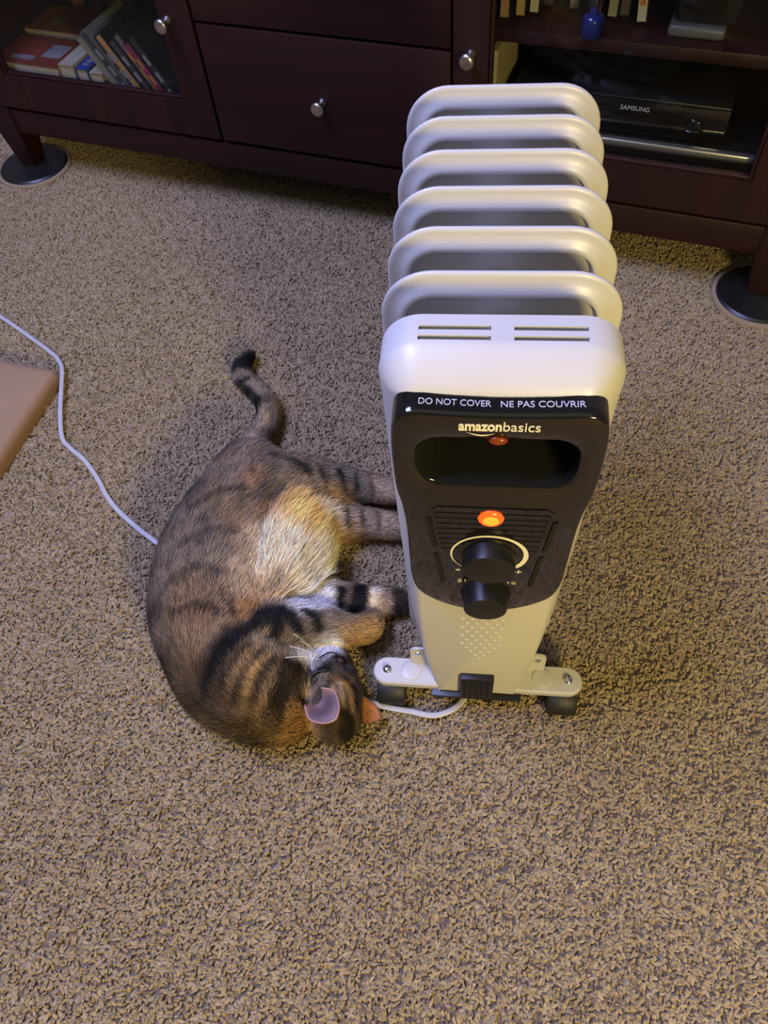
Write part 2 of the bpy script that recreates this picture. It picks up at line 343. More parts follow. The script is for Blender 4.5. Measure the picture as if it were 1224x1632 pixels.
case_cols = [((150, 146, 110), 'pale olive'), ((60, 64, 66), 'charcoal'), ((48, 52, 66), 'dark slate'), ((196, 150, 80), 'amber spined'), ((70, 70, 72), 'grey'), ((120, 104, 96), 'taupe'), ((150, 50, 90), 'magenta edged'), ((50, 56, 50), 'dark green')]
def disc_case(label, u, v, z, w, d, h, body, spine, lean, group):
    e = tag(cthing('disc_case', u, v, z), label, 'disc case', group); e.rotation_euler = (0, lean, CAB_A)
    obj('case', bx(0, w, 0.0015, d, 0, h, bev=0.0012), body, e); obj('spine_insert', bx(0.0015, w-0.0015, 0.0, 0.0016, 0.004, h-0.004), spine, e)
    bm = bmesh.new()
    for k in range(3): box(bm, w*0.25, w*0.75, -0.0004, 0.0, h*(0.2+0.22*k), h*(0.33+0.22*k))
    obj('spine_print', bm, glyph_m if len(label) % 2 else m_yel, e)
m_case = colm('case_black', (26, 28, 28), (34, 36, 36), 0.3); m_casec = colm('case_clear', (110, 114, 100), (96, 100, 90), 0.25)
lean = math.radians(-31)
for i, (c, nm) in enumerate(case_cols):
    wd = 0.0145; u = 0.335+i*0.0185
    if u > 0.50: break
    disc_case(nm+' disc case leaning in a row behind the glass door', u, 0.030+0.004*(i % 3), ZF+0.001, wd, 0.135, 0.150+0.012*(i % 2), m_casec if i in (0, 1) else m_case, colm('spine_'+nm.replace(' ', '_'), c), lean, 'leaning disc cases')
for i, (c, nm) in enumerate([((196, 150, 60), 'yellow'), ((150, 60, 50), 'dull red'), ((170, 120, 60), 'ochre'), ((110, 50, 44), 'maroon')]):
    disc_case(nm+' paper spined case standing at the back of the shelf', 0.035+i*0.048, 0.30, ZF+0.001, 0.036, 0.13, 0.19, m_case, colm('back_spine_'+nm.replace(' ', '_'), c), 0.0, 'cases at the back of the shelf')

# right hand cupboard: cases on the shelf
SH = 0.4055
def on_shelf(px, py):
    p = at(px, py, SH)-CAB_O; return p.dot(EX), p.dot(EY)
for i, (px, py, c, nm, ln) in enumerate([(803, 32, (190, 150, 110), 'tan', 0), (828, 29, (206, 170, 116), 'sand', 0), (850, 24, (216, 206, 176), 'cream', 0), (873, 12, (70, 66, 64), 'dark grey', 0), (914, 18, (214, 196, 150), 'pale yellow', 0), (949, 24, (96, 60, 40), 'brown', 0), (974, 31, (160, 160, 130), 'grey green', 0), (993, 29, (92, 84, 80), 'smoke grey', 0), (1021, 40, (206, 204, 186), 'off white', -5)]):
    u, v = on_shelf(px, py)
    disc_case(nm+' spined disc case standing on the electronics shelf', u-0.008, v, SH+0.0005, 0.0165, 0.07, 0.135, m_case, colm('shelf_spine_'+nm.replace(' ', '_'), c), math.radians(ln), 'disc cases on the electronics shelf')
u, v = on_shelf(942, 58)
e = tag(cthing('bottle', u, v, SH), 'small dark bottle with blue glossy base on the electronics shelf', 'bottle')
obj('glass_body', lathed([(0.014, 0), (0.0165, 0.003), (0.0165, 0.026), (0.0145, 0.030), (0.007, 0.034), (0.006, 0.052)], seg=24), mat('blue_glass', srgb(16, 30, 100), 0.15), e, smooth=50)
obj('cap', lathed([(0.0075, 0.045), (0.0075, 0.062), (0.006, 0.064)], seg=20), M_black, e, smooth=50)
u, z = cpx(1108, 70, 0.10)
e = tag(cthing('network_router', u-0.045, 0.075, SH), 'black box shaped router with grey foot on the electronics shelf', 'router')
obj('foot', bx(0.0, 0.085, 0.0, 0.09, 0, 0.018, bev=0.006, seg=3), colm('router_grey', (96, 96, 96), (104, 104, 104), 0.4), e, smooth=40)
obj('body', bx(0.006, 0.10, 0.008, 0.10, 0.0185, 0.13, bev=0.008, seg=3), M_gloss, e, smooth=40)
obj('status_light', bx(0.05, 0.056, 0.0068, 0.008, 0.06, 0.064), M_amber, e)
# cream booklet standing in the lower bay
u, _ = cpx(795, 100, 0.04)
e = tag(cthing('instruction_booklet', u-0.012, 0.03, ZF), 'cream booklet standing upright beside the black player', 'booklet')
obj('cover', bx(0, 0.012, 0, 0.14, 0, 0.195, bev=0.001), colm('booklet_cream', (206, 190, 140), (196, 180, 128)), e); obj('pages', bx(0.002, 0.010, -0.0006, 0.0, 0.003, 0.192), M_page, e)
# disc player on top of a receiver
e = tag(cthing('cable_box', 1.150, 0.035, ZF), 'black receiver with a silver bar along its front', 'receiver')
obj('case', bx(0, 0.41, 0.012, 0.30, 0.006, 0.066, bev=0.003), M_black, e, smooth=40)
obj('front_panel', bx(0, 0.41, 0.0, 0.012, 0.006, 0.060, bev=0.002), M_gloss, e, smooth=40)
obj('silver_bar', bx(0.002, 0.408, -0.004, 0.010, 0.0605, 0.074, bev=0.004, seg=4), mat('silver_trim', srgb(200, 198, 190), 0.25, 0.9), e, smooth=40)['label'] = 'silver trim bar'
bm = bmesh.new()
for i in range(11): box(bm, 0.17+i*0.011, 0.17+i*0.011+(0.0075 if i % 3 else 0.004), -0.0006, 0.0, 0.040, 0.0435)
obj('front_print', bm, M_printc, e)
for du in (0.03, 0.38):
    for dv in (0.03, 0.27): obj('foot', lathed([(0.012, 0), (0.012, 0.006)], seg=16), M_rubber, e, loc=(du, dv, 0))
e2 = tag(cthing('disc_player', 1.142, 0.060, ZF+0.0665), 'black disc player resting on the receiver', 'disc player')
obj('case', bx(0, 0.36, 0.006, 0.22, 0.005, 0.062, bev=0.003), M_black, e2, smooth=40); obj('front_panel', bx(0, 0.36, 0.0, 0.006, 0.005, 0.060, bev=0.002), M_gloss, e2, smooth=40)
obj('disc_tray', bx(0.04, 0.17, -0.001, 0.0, 0.030, 0.045, bev=0.0004), M_black, e2)
textmesh('maker_name', 'SAMSUNG', 0.0105, M_print, e2, Matrix.Translation((0.21, -0.0004, 0.047)) @ Matrix.Rotation(math.pi/2, 4, 'X'))
obj('volume_dial', lathed([(0.014, 0), (0.014, 0.006), (0.012, 0.008)], axis='Y', seg=28), M_gloss, e2, smooth=50, loc=(0.31, 0.0, 0.03))
for du in (0.03, 0.33):
    for dv in (0.03, 0.19): obj('foot', lathed([(0.010, 0), (0.010, 0.005)], seg=16), M_rubber, e2, loc=(du, dv, 0))

# ------------------------------------------------------------------ tan pad on the carpet
c0 = at(92, 588, 0.036); ca = at(0, 571, 0.036); cb = at(0, 735, 0.030)
da = (ca-c0).normalized(); db = (cb-c0).normalized()
pts = [(0.0, 0.0), tuple((da*0.42)[:2]), tuple((da*0.42+db*0.42)[:2]), tuple((db*0.42)[:2])]
ctr = Vector((sum(p[0] for p in pts)/4, sum(p[1] for p in pts)/4))
def pad_loop(d):
    # rounded quadrilateral, pulled in by d
    out = []
    for i in range(4):
        p, q, r = (Vector(pts[k % 4]) for k in (i-1, i, i+1)); u1, u2 = (p-q).normalized(), (r-q).normalized(); rr = 0.014
        for k in range(7):
            t = k/6; out.append((1-t)**2*(q+u1*rr)+2*t*(1-t)*q+t*t*(q+u2*rr))
    return [o+(ctr-o).normalized()*d*1.3 for o in out]
bm = bmesh.new(); L = [[bm.verts.new((o.x, o.y, z)) for o in pad_loop(d)] for d, z in ((0.004, 0.0), (0.0, 0.006), (0.0, 0.024), (0.002, 0.031), (0.006, 0.0365), (0.012, 0.0395), (0.022, 0.0405))]
for p, q in zip(L, L[1:]): bridge(bm, p, q)
bm.faces.new(L[0]); bm.faces.new(L[-1])
tag(obj('floor_pad', bm, M_card, smooth=60, loc=(c0.x, c0.y, 0)), 'smooth tan flat pad lying on the carpet beside the power cord', 'pad')

# ------------------------------------------------------------------ oil heater
H = tag(empty('oil_heater', (0, 0, 0)), 'white oil filled radiator heater with seven fins and black control panel', 'heater')
FW_, FT, FB, FR = 0.1885, 0.629, 0.085, 0.042
def fin_mesh():
    bm = bmesh.new(); base = rrect(FW_, FT-FB, FR, 10, 0, (FT+FB)/2)
    prof = [(0.0, 0.0010), (0.0010, 0.0021), (0.004, 0.0026), (0.008, 0.0034), (0.0115, 0.0050), (0.0145, 0.0070), (0.017, 0.0080), (0.0192, 0.0076), (0.0206, 0.0050), (0.0216, 0.0012), (0.024, 0.0005), (0.030, 0.0005)]
    loops = {}
    for s in (-1, 1):
        L = []
        for d, off in prof: L.append([bm.verts.new((x, s*off, z)) for x, z in (inset(base, d) if d else base)])
        for a, b in zip(L, L[1:]): bridge(bm, a, b)
        bm.faces.new(L[-1]); loops[s] = L
    bridge(bm, loops[-1][0], loops[1][0]); return bm
fin0 = None; DY = 0.0536
for k in range(7):
    y = 0.0140 if k == 0 else k*DY
    if fin0 is None: f = obj('heating_fin', fin_mesh(), M_white, H, smooth=45, loc=(0, y, 0)); fin0 = f
    else: f = fin0.copy(); C.objects.link(f); f.location = (0, y, 0)
    f.scale = (0.93, 1, 0.985) if k == 0 else (1, 1, 1)
for z, nm in ((0.565, 'upper_oil_pipe'), (0.135, 'lower_oil_pipe')): obj(nm, lathed([(0.017, -0.006), (0.022, 0.01), (0.022, 6*DY-0.01), (0.017, 6*DY+0.016)], axis='Y', seg=24, M=Matrix.Diagonal((1, -1, 1, 1))), M_white, H, smooth=45, loc=(0, 0, z))
# housing
def hw(z):
    zs = [0.046, 0.06, 0.10, 0.17, 0.25, 0.38, 0.52, 0.632]; ws = [0.0575, 0.0605, 0.0665, 0.0735, 0.079, 0.0835, 0.0865, 0.0885]; return float(np.interp(z, zs, ws))
def housing_outline():
    R = 0.032; pts = []; top = 0.632; wt = hw(top)
    for i in range(11):
        a = math.radians(90*i/10); pts.append((wt-R+R*math.cos(a), top-R+R*math.sin(a)))
    for i in range(11):
        a = math.radians(90+90*i/10); pts.append((-wt+R+R*math.cos(a), top-R+R*math.sin(a)))
    zs = list(np.linspace(0.58, 0.062, 22)); left = [(-hw(z), z) for z in zs]
    wb = hw(0.05); r = 0.010
    bl = [(-wb+r-r*math.cos(math.radians(a)), 0.056-r*math.sin(math.radians(a))) for a in (20, 45, 70, 90)]
    pts += left + bl + [(-0.025, 0.046), (0.025, 0.046)] + [(-x, z) for x, z in reversed(bl)] + [(-x, z) for x, z in reversed(left)]
    return pts
ho = housing_outline()
def housing():
    bm = bmesh.new()
    prof = [(0.0, 0.003), (0.0, -0.024), (0.0012, -0.029), (0.005, -0.036), (0.010, -0.0435), (0.015, -0.0495), (0.020, -0.0535), (0.025, -0.0553)]
    L = []
    for d, y in prof:
        pts = inset(ho, d) if d else ho
        # less rounding at the foot of the housing
        L.append([bm.verts.new((p[0]+(b[0]-p[0])*0.45*min(1, max(0, (0.5-b[1])/0.3)), y, max(p[1]+(b[1]-p[1])*0.8*min(1, max(0, (0.2-b[1])/0.1)), 0.046))) for p, b in zip(pts, ho)])
    for a, b in zip(L, L[1:]): bridge(bm, a, b)
    bm.faces.new(L[0]); bm.faces.new(L[-1]); return bm
hs = obj('control_housing', housing(), M_housing, H, smooth=38)
HZ0, HZ1, HX = 0.5290, 0.5830, 0.0605            # handle opening
cut = bmesh.new()
for s in (-1, 1):
    for yy in (-0.0105, -0.0205): box(cut, s*0.0335-0.0255, s*0.0335+0.0255, yy-0.0021, yy+0.0021, 0.59, 0.66)
pts = rrect(2*HX+0.004, HZ1-HZ0+0.004, 0.022, 6, 0, (HZ0+HZ1)/2)
A = [cut.verts.new((x, -0.08, z)) for x, z in pts]; B = [cut.verts.new((x, -0.018, z)) for x, z in pts]; bridge(cut, A, B); cut.faces.new(A); cut.faces.new(B)
co = obj('cutter', cut); bo = hs.modifiers.new('cut', 'BOOLEAN'); bo.operation = 'DIFFERENCE'; bo.object = co; bo.solver = 'EXACT'
bpy.context.view_layer.update(); me = bpy.data.meshes.new_from_object(hs.evaluated_get(bpy.context.evaluated_depsgraph_get()))
hs.modifiers.clear(); hs.data = me; bpy.data.objects.remove(co)
for p in me.polygons: p.use_smooth = True
me.set_sharp_from_angle(angle=math.radians(38))
bm = bmesh.new()
for s in (-1, 1):
    for yy in (-0.0105, -0.0205): box(bm, s*0.0335-0.027, s*0.0335+0.027, yy-0.0035, yy+0.0035, 0.5895, 0.5915)
obj('vent_lining', bm, M_slot, H)
# black fascia
def yfront(z): return -0.0715 + 0.0080*min(1, max(0, (0.50-z)/0.20))
half = [(0.0, 0.6095), (0.035, 0.6105), (0.056, 0.6118), (0.0675, 0.6095), (0.0745, 0.6010), (0.0778, 0.580), (0.0782, 0.545), (0.0772, 0.518), (0.0738, 0.494), (0.0718, 0.460), (0.0715, 0.400), (0.0708, 0.366), (0.0655, 0.340), (0.052, 0.321), (0.028, 0.3045), (0.0, 0.2985)]
fo = [tuple(p) for p in catmull([(-x, z) for x, z in half]+[(x, z) for x, z in reversed(half[1:-1])], 5)]
def fascia():
    bm = bmesh.new(); L = []
    for d, a in ((0.0, None), (0.0004, 0.45), (0.0010, 0.84), (0.0018, 0.95), (0.0034, 1.0)):
        pts = inset(fo, d) if d else fo
        L.append([bm.verts.new((x, -0.048 if a is None else -0.0545+(yfront(z)+0.0545)*a, z)) for x, z in pts])
    for a, b in zip(L, L[1:]): bridge(bm, a, b)
    hp = rrect(2*HX, HZ1-HZ0, 0.021, 8, 0, (HZ0+HZ1)/2)
    ho_ = [bm.verts.new((x, yfront(z), z)) for x, z in inset(hp, -0.0025)]; h1 = [bm.verts.new((x, yfront(z)+0.002, z)) for x, z in hp]; bridge(bm, ho_, h1)
    ed = []
    for loop in (L[-1], ho_):
        for i in range(len(loop)): ed.append(bm.edges.get((loop[i], loop[(i+1) % len(loop)])))
    bmesh.ops.triangle_fill(bm, use_beauty=True, edges=ed); return bm
fa = obj('control_fascia', fascia(), M_gloss, H, smooth=62); fa['label'] = 'glossy black control fascia with handle recess'
bm = bmesh.new(); hp = rrect(2*HX-0.0002, HZ1-HZ0-0.0002, 0.021, 8, 0, (HZ0+HZ1)/2)
A = [bm.verts.new((x, yfront(z)+0.0019, z)) for x, z in hp]; B = [bm.verts.new((x, -0.020, z)) for x, z in hp]; bridge(bm, A, B); bm.faces.new(B); obj('handle_recess', bm, M_slot, fa)
RX = Matrix.Rotation(math.pi/2, 4, 'X')
def onf(x, z, dy=0.0): return Matrix.Translation((x, yfront(z)-dy, z)) @ RX
# inner control plate with ribs, side slots
bm = bmesh.new(); pl = [(-0.050, 0.492), (-0.045, 0.497), (0.045, 0.497), (0.050, 0.492), (0.034, 0.322), (0.028, 0.316), (-0.028, 0.316), (-0.034, 0.322)]
A = [bm.verts.new((x, yfront(z)+0.001, z)) for x, z in pl]; B = [bm.verts.new((x*0.985, yfront(z)-0.0008, z)) for x, z in pl]; bridge(bm, A, B); bm.faces.new(B)
obj('control_plate', bm, M_gloss, fa)
bm = bmesh.new()
for i in range(8):
    z = 0.487-i*0.0085; hwid = 0.048-(0.492-z)*0.095; box(bm, -hwid, hwid, yfront(z)-0.0014, yfront(z)-0.0004, z-0.0028, z+0.0028, bev=0.0009, seg=2)
obj('rib_lines', bm, M_gloss, fa)
for s in (-1, 1):
    for z0, z1 in ((0.478, 0.430), (0.418, 0.362)):
        f = lambda z: s*(0.0535-(0.492-z)*0.095)
        bm = bmesh.new(); q = [(f(z0)-0.002, z0), (f(z0)+0.002, z0+0.001), (f(z1)+0.0025, z1), (f(z1)-0.0015, z1-0.001)]
        A = [bm.verts.new((x, yfront(z)+0.001, z)) for x, z in q]; B = [bm.verts.new((x, yfront(z)-0.0010, z)) for x, z in q]; bridge(bm, A, B); bm.faces.new(B); obj('side_slot', bm, M_slot, fa)
# lettering
tl = Matrix.Rotation(math.radians(6), 4, 'X')
textmesh('warning_text', 'DO NOT COVER', 0.0074, M_print, fa, Matrix.Translation((-0.0315, -0.0625, 0.6116)) @ Matrix.Rotation(math.radians(2), 4, 'Y') @ tl, fit=0.0500)
textmesh('warning_text', 'NE PAS COUVRIR', 0.0074, M_print, fa, Matrix.Translation((0.0285, -0.0625, 0.6116)) @ Matrix.Rotation(math.radians(-2), 4, 'Y') @ tl, fit=0.0570)
textmesh('logo_text', 'amazon', 0.0138, M_printc, fa, onf(-0.0130, 0.5975, 0.0002), align='CENTER', bold=0.0004, fit=0.0300)
textmesh('logo_text', 'basics', 0.0138, M_printc, fa, onf(0.0155, 0.5975, 0.0002), align='CENTER', fit=0.0255)
bm = bmesh.new(); n = 18; a = []; b = []
for i in range(n+1):
    t = i/n; x = -0.0225+0.020*t; z = 0.5915-0.0032*math.sin(math.pi*t*0.92); th = 0.0002+0.0013*math.sin(math.pi*min(1, t*1.02))**1.0
    a.append(bm.verts.new((x, yfront(z)-0.0003, z+th/2))); b.append(bm.verts.new((x, yfront(z)-0.0003, z-th/2)))
for i in range(n): bm.faces.new((a[i], a[i+1], b[i+1], b[i]))
obj('logo_smile', bm, M_printc, fa)
obj('amber_spot', lathed([(0.0068, 0.0), (0.0068, 0.001), (0.005, 0.0025), (0.001, 0.003)], axis='Y', seg=24, M=Matrix.Translation((0, yfront(.58)+0.0006, 0.5825)) @ Matrix.Diagonal((1, 1, 0.6, 1))), M_amber, fa, smooth=50)  # flattened amber disc at the top edge of the handle recess
Ml = Matrix.Translation((-0.0005, yfront(0.483), 0.4835))
lp = obj('indicator_lamp', lathed([(0.0108, -0.001), (0.0108, 0.0012), (0.0098, 0.003), (0.0072, 0.0044), (0.001, 0.0046)], axis='Y', seg=32, M=Ml), M_lamp, fa, smooth=50); lp['label'] = 'lit orange indicator lamp'
obj('lamp_core', lathed([(0.0066, 0.0044), (0.0050, 0.0052), (0.001, 0.0056)], axis='Y', seg=24, M=Ml), M_lampc, lp, smooth=50)
# dial ring (growing crescent) and signs
KZ1, KZ2 = 0.4215, 0.3490
bm = bmesh.new(); a = []; b = []; n = 48
for i in range(n+1):
    t = i/n; an = math.radians(232-284*t); th = 0.0010+0.0042*t**1.2*(1.0 if t < 0.93 else (1-t)/0.07*0.8+0.2); r = 0.0325
    for lst, rr in ((a, r+th*0.6), (b, r-th*0.4)):
        z = KZ1+rr*math.sin(an); lst.append(bm.verts.new((rr*math.cos(an), yfront(z)-0.0016, z)))
for i in range(n): bm.faces.new((a[i], a[i+1], b[i+1], b[i]))
obj('dial_ring', bm, M_printc, fa)
textmesh('minus_sign', '-', 0.016, M_printc, fa, onf(-0.0265, KZ1-0.030, 0.0012)); textmesh('plus_sign', '+', 0.012, M_printc, fa, onf(0.0285, KZ1-0.031, 0.0012))
textmesh('dial_mark', '0 I', 0.008, M_printc, fa, onf(-0.0225, KZ2+0.0185, 0.0012)); textmesh('dial_mark', 'II III', 0.007, M_printc, fa, onf(0.0235, KZ2+0.0185, 0.0012), xs=0.8)
def dial(z, prof, grip):
    k = obj('control_dial', lathed(prof, axis='Y', seg=40, M=Matrix.Translation((0.0005, yfront(z)+0.0, z))), M_black, H, smooth=40); k['label'] = 'black round control dial'
    obj('dial_collar', lathed([(prof[0][0]+0.0035, -0.001), (prof[0][0]+0.0035, 0.0015), (prof[0][0]+0.001, 0.003)], axis='Y', seg=40, M=Matrix.Translation((0.0005, yfront(z), z))), M_gloss, k, smooth=40)
    return k
dial(KZ1, [(0.0245, 0.0), (0.0242, 0.003), (0.0232, 0.0155), (0.0225, 0.0178), (0.0205, 0.0186), (0.001, 0.0190)], 0)
dial(KZ2, [(0.0245, 0.0), (0.0240, 0.003), (0.0208, 0.020), (0.0200, 0.0222), (0.0175, 0.0230), (0.001, 0.0233)], 0)
# embossed dots, cord box, base strip
bm = bmesh.new()
for r_ in range(12):
    z = 0.272-r_*0.0105; n = 5 if r_ % 2 else 4
    for i in range(n):
        x = (i-(n-1)/2)*0.0105
        if r_ > 8 and abs(x) > 0.022-(r_-8)*0.006: continue
        lathe(bm, [(0.0031, -0.0005), (0.0030, 0.0002), (0.0022, 0.0008), (0.0008, 0.0010)], axis='Y', seg=10, M=Matrix.Translation((x, -0.0553, z)))
o = obj('embossed_dots', bm, M_housing, H, smooth=50); o['kind'] = 'stuff'
obj('cord_box', bx(-0.0205, 0.0205, -0.064, -0.050, 0.050, 0.112, bev=0.002), M_black, H, smooth=40)
bm = bmesh.new()
for i in range(5): box(bm, -0.0165+i*0.0072, -0.0135+i*0.0072, -0.0652, -0.0638, 0.058, 0.106)
obj('cord_box_ribs', bm, M_slot, H)
obj('base_strip', bx(-0.0575, 0.0575, -0.062, 0.004, 0.0405, 0.0465, bev=0.0015), M_black, H, smooth=40)
# feet
def foot(y):
    bm = bmesh.new(); n = 12; L0 = 0.117; R = 0.0185; pts = []
    for i in range(n+1):
        a = math.radians(-90+180*i/n); pts.append((L0+R*math.cos(a), R*math.sin(a)))
    for i in range(n+1):
        a = math.radians(90+180*i/n); pts.append((-L0+R*math.cos(a), R*math.sin(a)))
    A = [bm.verts.new((x, yy, 0.0455)) for x, yy in pts]; A2 = [bm.verts.new((x, yy, 0.054)) for x, yy in pts]; B = [bm.verts.new((x, yy, 0.0565)) for x, yy in inset(pts, 0.002)]
    bridge(bm, A, A2); bridge(bm, A2, B); bm.faces.new(A); bm.faces.new(B)
    f = obj('foot_bar', bm, M_white, H, smooth=35, loc=(0, y, 0.0))
    for s in (-1, 1):
        obj('screw', lathed([(0.0062, 0.0562), (0.0060, 0.0585), (0.0045, 0.0605), (0.001, 0.0613)], seg=20), M_chrome, f, smooth=50, loc=(s*L0, 0, 0))
        obj('boss', lathed([(0.0135, 0.0560), (0.0130, 0.0578), (0.0105, 0.0585), (0.001, 0.0586)], seg=24), M_white, f, smooth=50, loc=(s*0.0845, 0, 0))
        bm = bmesh.new(); q = rrect(0.023, 0.050, 0.009, 6, s*0.0745, 0.078); A = [bm.verts.new((x, 0.0105, z)) for x, z in q]; B = [bm.verts.new((x, 0.0135, z)) for x, z in q]; bridge(bm, A, B); bm.faces.new(A); bm.faces.new(B)
        obj('foot_ear', bm, M_white, f)
        obj('ear_screw', lathed([(0.0042, -0.0106), (0.0038, -0.0088), (0.001, -0.0080)], axis='Y', seg=16, M=Matrix.Translation((s*0.0760, 0, 0.089))), M_chrome, f, smooth=50)
        # twin wheel castor
        cs = obj('castor', bx(s*L0-0.011, s*L0+0.011, -0.016, 0.010, 0.0285, 0.0455, bev=0.004), M_black, H, smooth=40, loc=(0, y, 0)); 
        obj('wheel', lathed([(0.008, -0.0185), (0.0200, -0.0185), (0.0225, -0.0155), (0.0225, 0.0155), (0.0200, 0.0185), (0.008, 0.0185)], axis='X', seg=28, M=Matrix.Translation((s*(L0-0.006), -0.012, 0.0243))), M_rubber, cs, smooth=40)
foot(-0.034); foot(0.300)

# power cord: from under the heater, below the cat's head and body, to the picture's left edge and on
cpts = [Vector((0.010, 0.04, 0.030)), Vector((-0.012, -0.045, 0.011))]+[at(x, y, z) for x, y, z in ((700, 1139, .0105), (650, 1133, .011), (605, 1124, .0115), (575, 1112, .011), (540, 1090, .008), (470, 1040, .006), (390, 980, .006), (310, 915, .006), (262, 874, .008), (243, 860, .011), (215, 838, .012), (187, 812, .012), (170, 790, .012), (155, 762, .012), (134, 733, .012), (112, 714, .012), (99, 697, .013), (96, 660, .016), (98, 615, .019), (99, 590, .018), (95, 577, .014), (84, 564, .0125), (45, 535, .012), (0, 504, .012), (-60, 466, .012), (-130, 430, .012))]
cc = catmull([tuple(p) for p in cpts], 6, closed=False)
cord = bmesh.new()
P = [Vector(p) for p in cc]
rings = []
for i, p in enumerate(P):
    t = (P[min(i+1, len(P)-1)]-P[max(i-1, 0)]).normalized(); s = t.cross(Vector((0, 0, 1))).normalized(); u = s.cross(t)
    ring = []
    for k in range(16):
        a = 2*math.pi*k/16; r = 0.0036
        cx = 0.0021*(1 if math.cos(a) > 0 else -1); hgt = 0.0026*math.sin(a)*(0.72 if abs(math.cos(a)) < 0.15 else 1.0)
        ring.append(cord.verts.new(p+s*(0.0042*math.cos(a))+u*hgt))
    rings.append(ring)
for a, b in zip(rings, rings[1:]): bridge(cord, a, b)
cord.faces.new(rings[0]); cord.faces.new(rings[-1])
obj('power_cord', cord, M_cord, H, smooth=True)['label'] = 'white flat power cord'
#CAT#
# ------------------------------------------------------------------ the cat
CATE = tag(empty('cat', tuple(at(370, 920, 0.0))), 'brown tabby cat with cream belly lying on its side against the heater', 'cat')
CO = Vector(CATE.location)
NODES = {   # chains of (px, py, z, radius); flow runs from first to last
 'spine': [(492, 1118, .040, .034), (466, 1116, .046, .048), (432, 1102, .056, .070), (385, 1062, .062, .088), (358, 1000, .064, .096), (350, 935, .064, .102), (364, 872, .064, .102), (388, 815, .060, .088), (402, 770, .054, .066), (395, 742, .045, .044)],
 'belly': [(425, 970, .052, .066), (438, 915, .052, .078), (452, 860, .050, .074), (468, 825, .045, .055)],
 'haunch': [(420, 790, .066, .066), (470, 772, .068, .050), (525, 772, .060, .035), (575, 776, .048, .0265), (615, 782, .036, .0225), (636, 785, .030, .020)],
 'hindlow': [(470, 832, .044, .052), (525, 836, .038, .037), (575, 834, .034, .0275), (615, 838, .030, .0235), (640, 842, .027, .021)],
 'foreA': [(450, 985, .050, .048), (505, 958, .046, .034), (545, 957, .040, .0275), (580, 957, .034, .0235), (610, 958, .028, .0240), (632, 959, .025, .021)],
 'foreB': [(415, 1025, .076, .052), (465, 1005, .078, .042), (515, 1000, .072, .030), (555, 1004, .060, .0235), (583, 1000, .046, .0225), (592, 990, .034, .018)],
 'tail': [(393, 742, .042, .034), (404, 712, .034, .0250), (420, 684, .030, .0215), (428, 660, .028, .0205), (422, 638, .027, .0190), (404, 618, .026, .0175), (388, 602, .026, .0170), (386, 584, .026, .0160), (396, 567, .026, .0115)],
 'head': [(534, 1140, .048, .034), (524, 1114, .054, .0425), (521, 1093, .058, .0400), (526, 1075, .060, .031), (532, 1061, .060, .0225), (536, 1052, .060, .0175)],
 'cheek': [(500, 1100, .056, .034), (497, 1080, .060, .029), (503, 1062, .062, .0245), (513, 1048, .062, .0210), (525, 1037, .060, .0165), (531, 1034, .058, .012)],
 'cheek2': [(545, 1110, .036, .026), (546, 1088, .042, .022), (546, 1062, .048, .015), (543, 1046, .050, .011)],
}
HZ = 0.070
def spheres():
    out = []
    for nm, ch in NODES.items():
        P = [np.array([*at(x, y, z), r]) for x, y, z, r in ch]
        Q = catmull(P, 5, closed=False)
        for i, q in enumerate(Q):
            t = Q[min(i+1, len(Q)-1)][:3]-Q[max(i-1, 0)][:3]; t = t/(np.linalg.norm(t)+1e-9)
            out.append((nm, q[:3], max(q[3], 0.006), t))
    return out
SPH = spheres()
def cat_body():
    bm = bmesh.new()
    for nm, p, r, t in SPH:
        rr = bmesh.ops.create_icosphere(bm, subdivisions=2, radius=1.0); rz = min(r, HZ)
        for v in rr['verts']: v.co = Vector((p[0]+v.co.x*r, p[1]+v.co.y*r, p[2]+v.co.z*rz))-CO
    me = bpy.data.meshes.new('cat_tmp'); bm.to_mesh(me); bm.free(); o = bpy.data.objects.new('cat_tmp', me); C.objects.link(o)
    rm = o.modifiers.new('r', 'REMESH'); rm.mode = 'VOXEL'; rm.voxel_size = 0.0038
    sm = o.modifiers.new('s', 'SMOOTH'); sm.iterations = 7; sm.factor = 0.5
    bpy.context.view_layer.update(); m2 = bpy.data.meshes.new_from_object(o.evaluated_get(bpy.context.evaluated_depsgraph_get()))
    bpy.data.objects.remove(o); return m2
cme = cat_body(); cme.name = 'body'
nv = len(cme.vertices); co = np.empty(nv*3, np.float32); cme.vertices.foreach_get('co', co); co = co.reshape(-1, 3)
co[:, 2] = np.maximum(co[:, 2], 0.0035); cme.vertices.foreach_set('co', co.ravel()); cme.update()

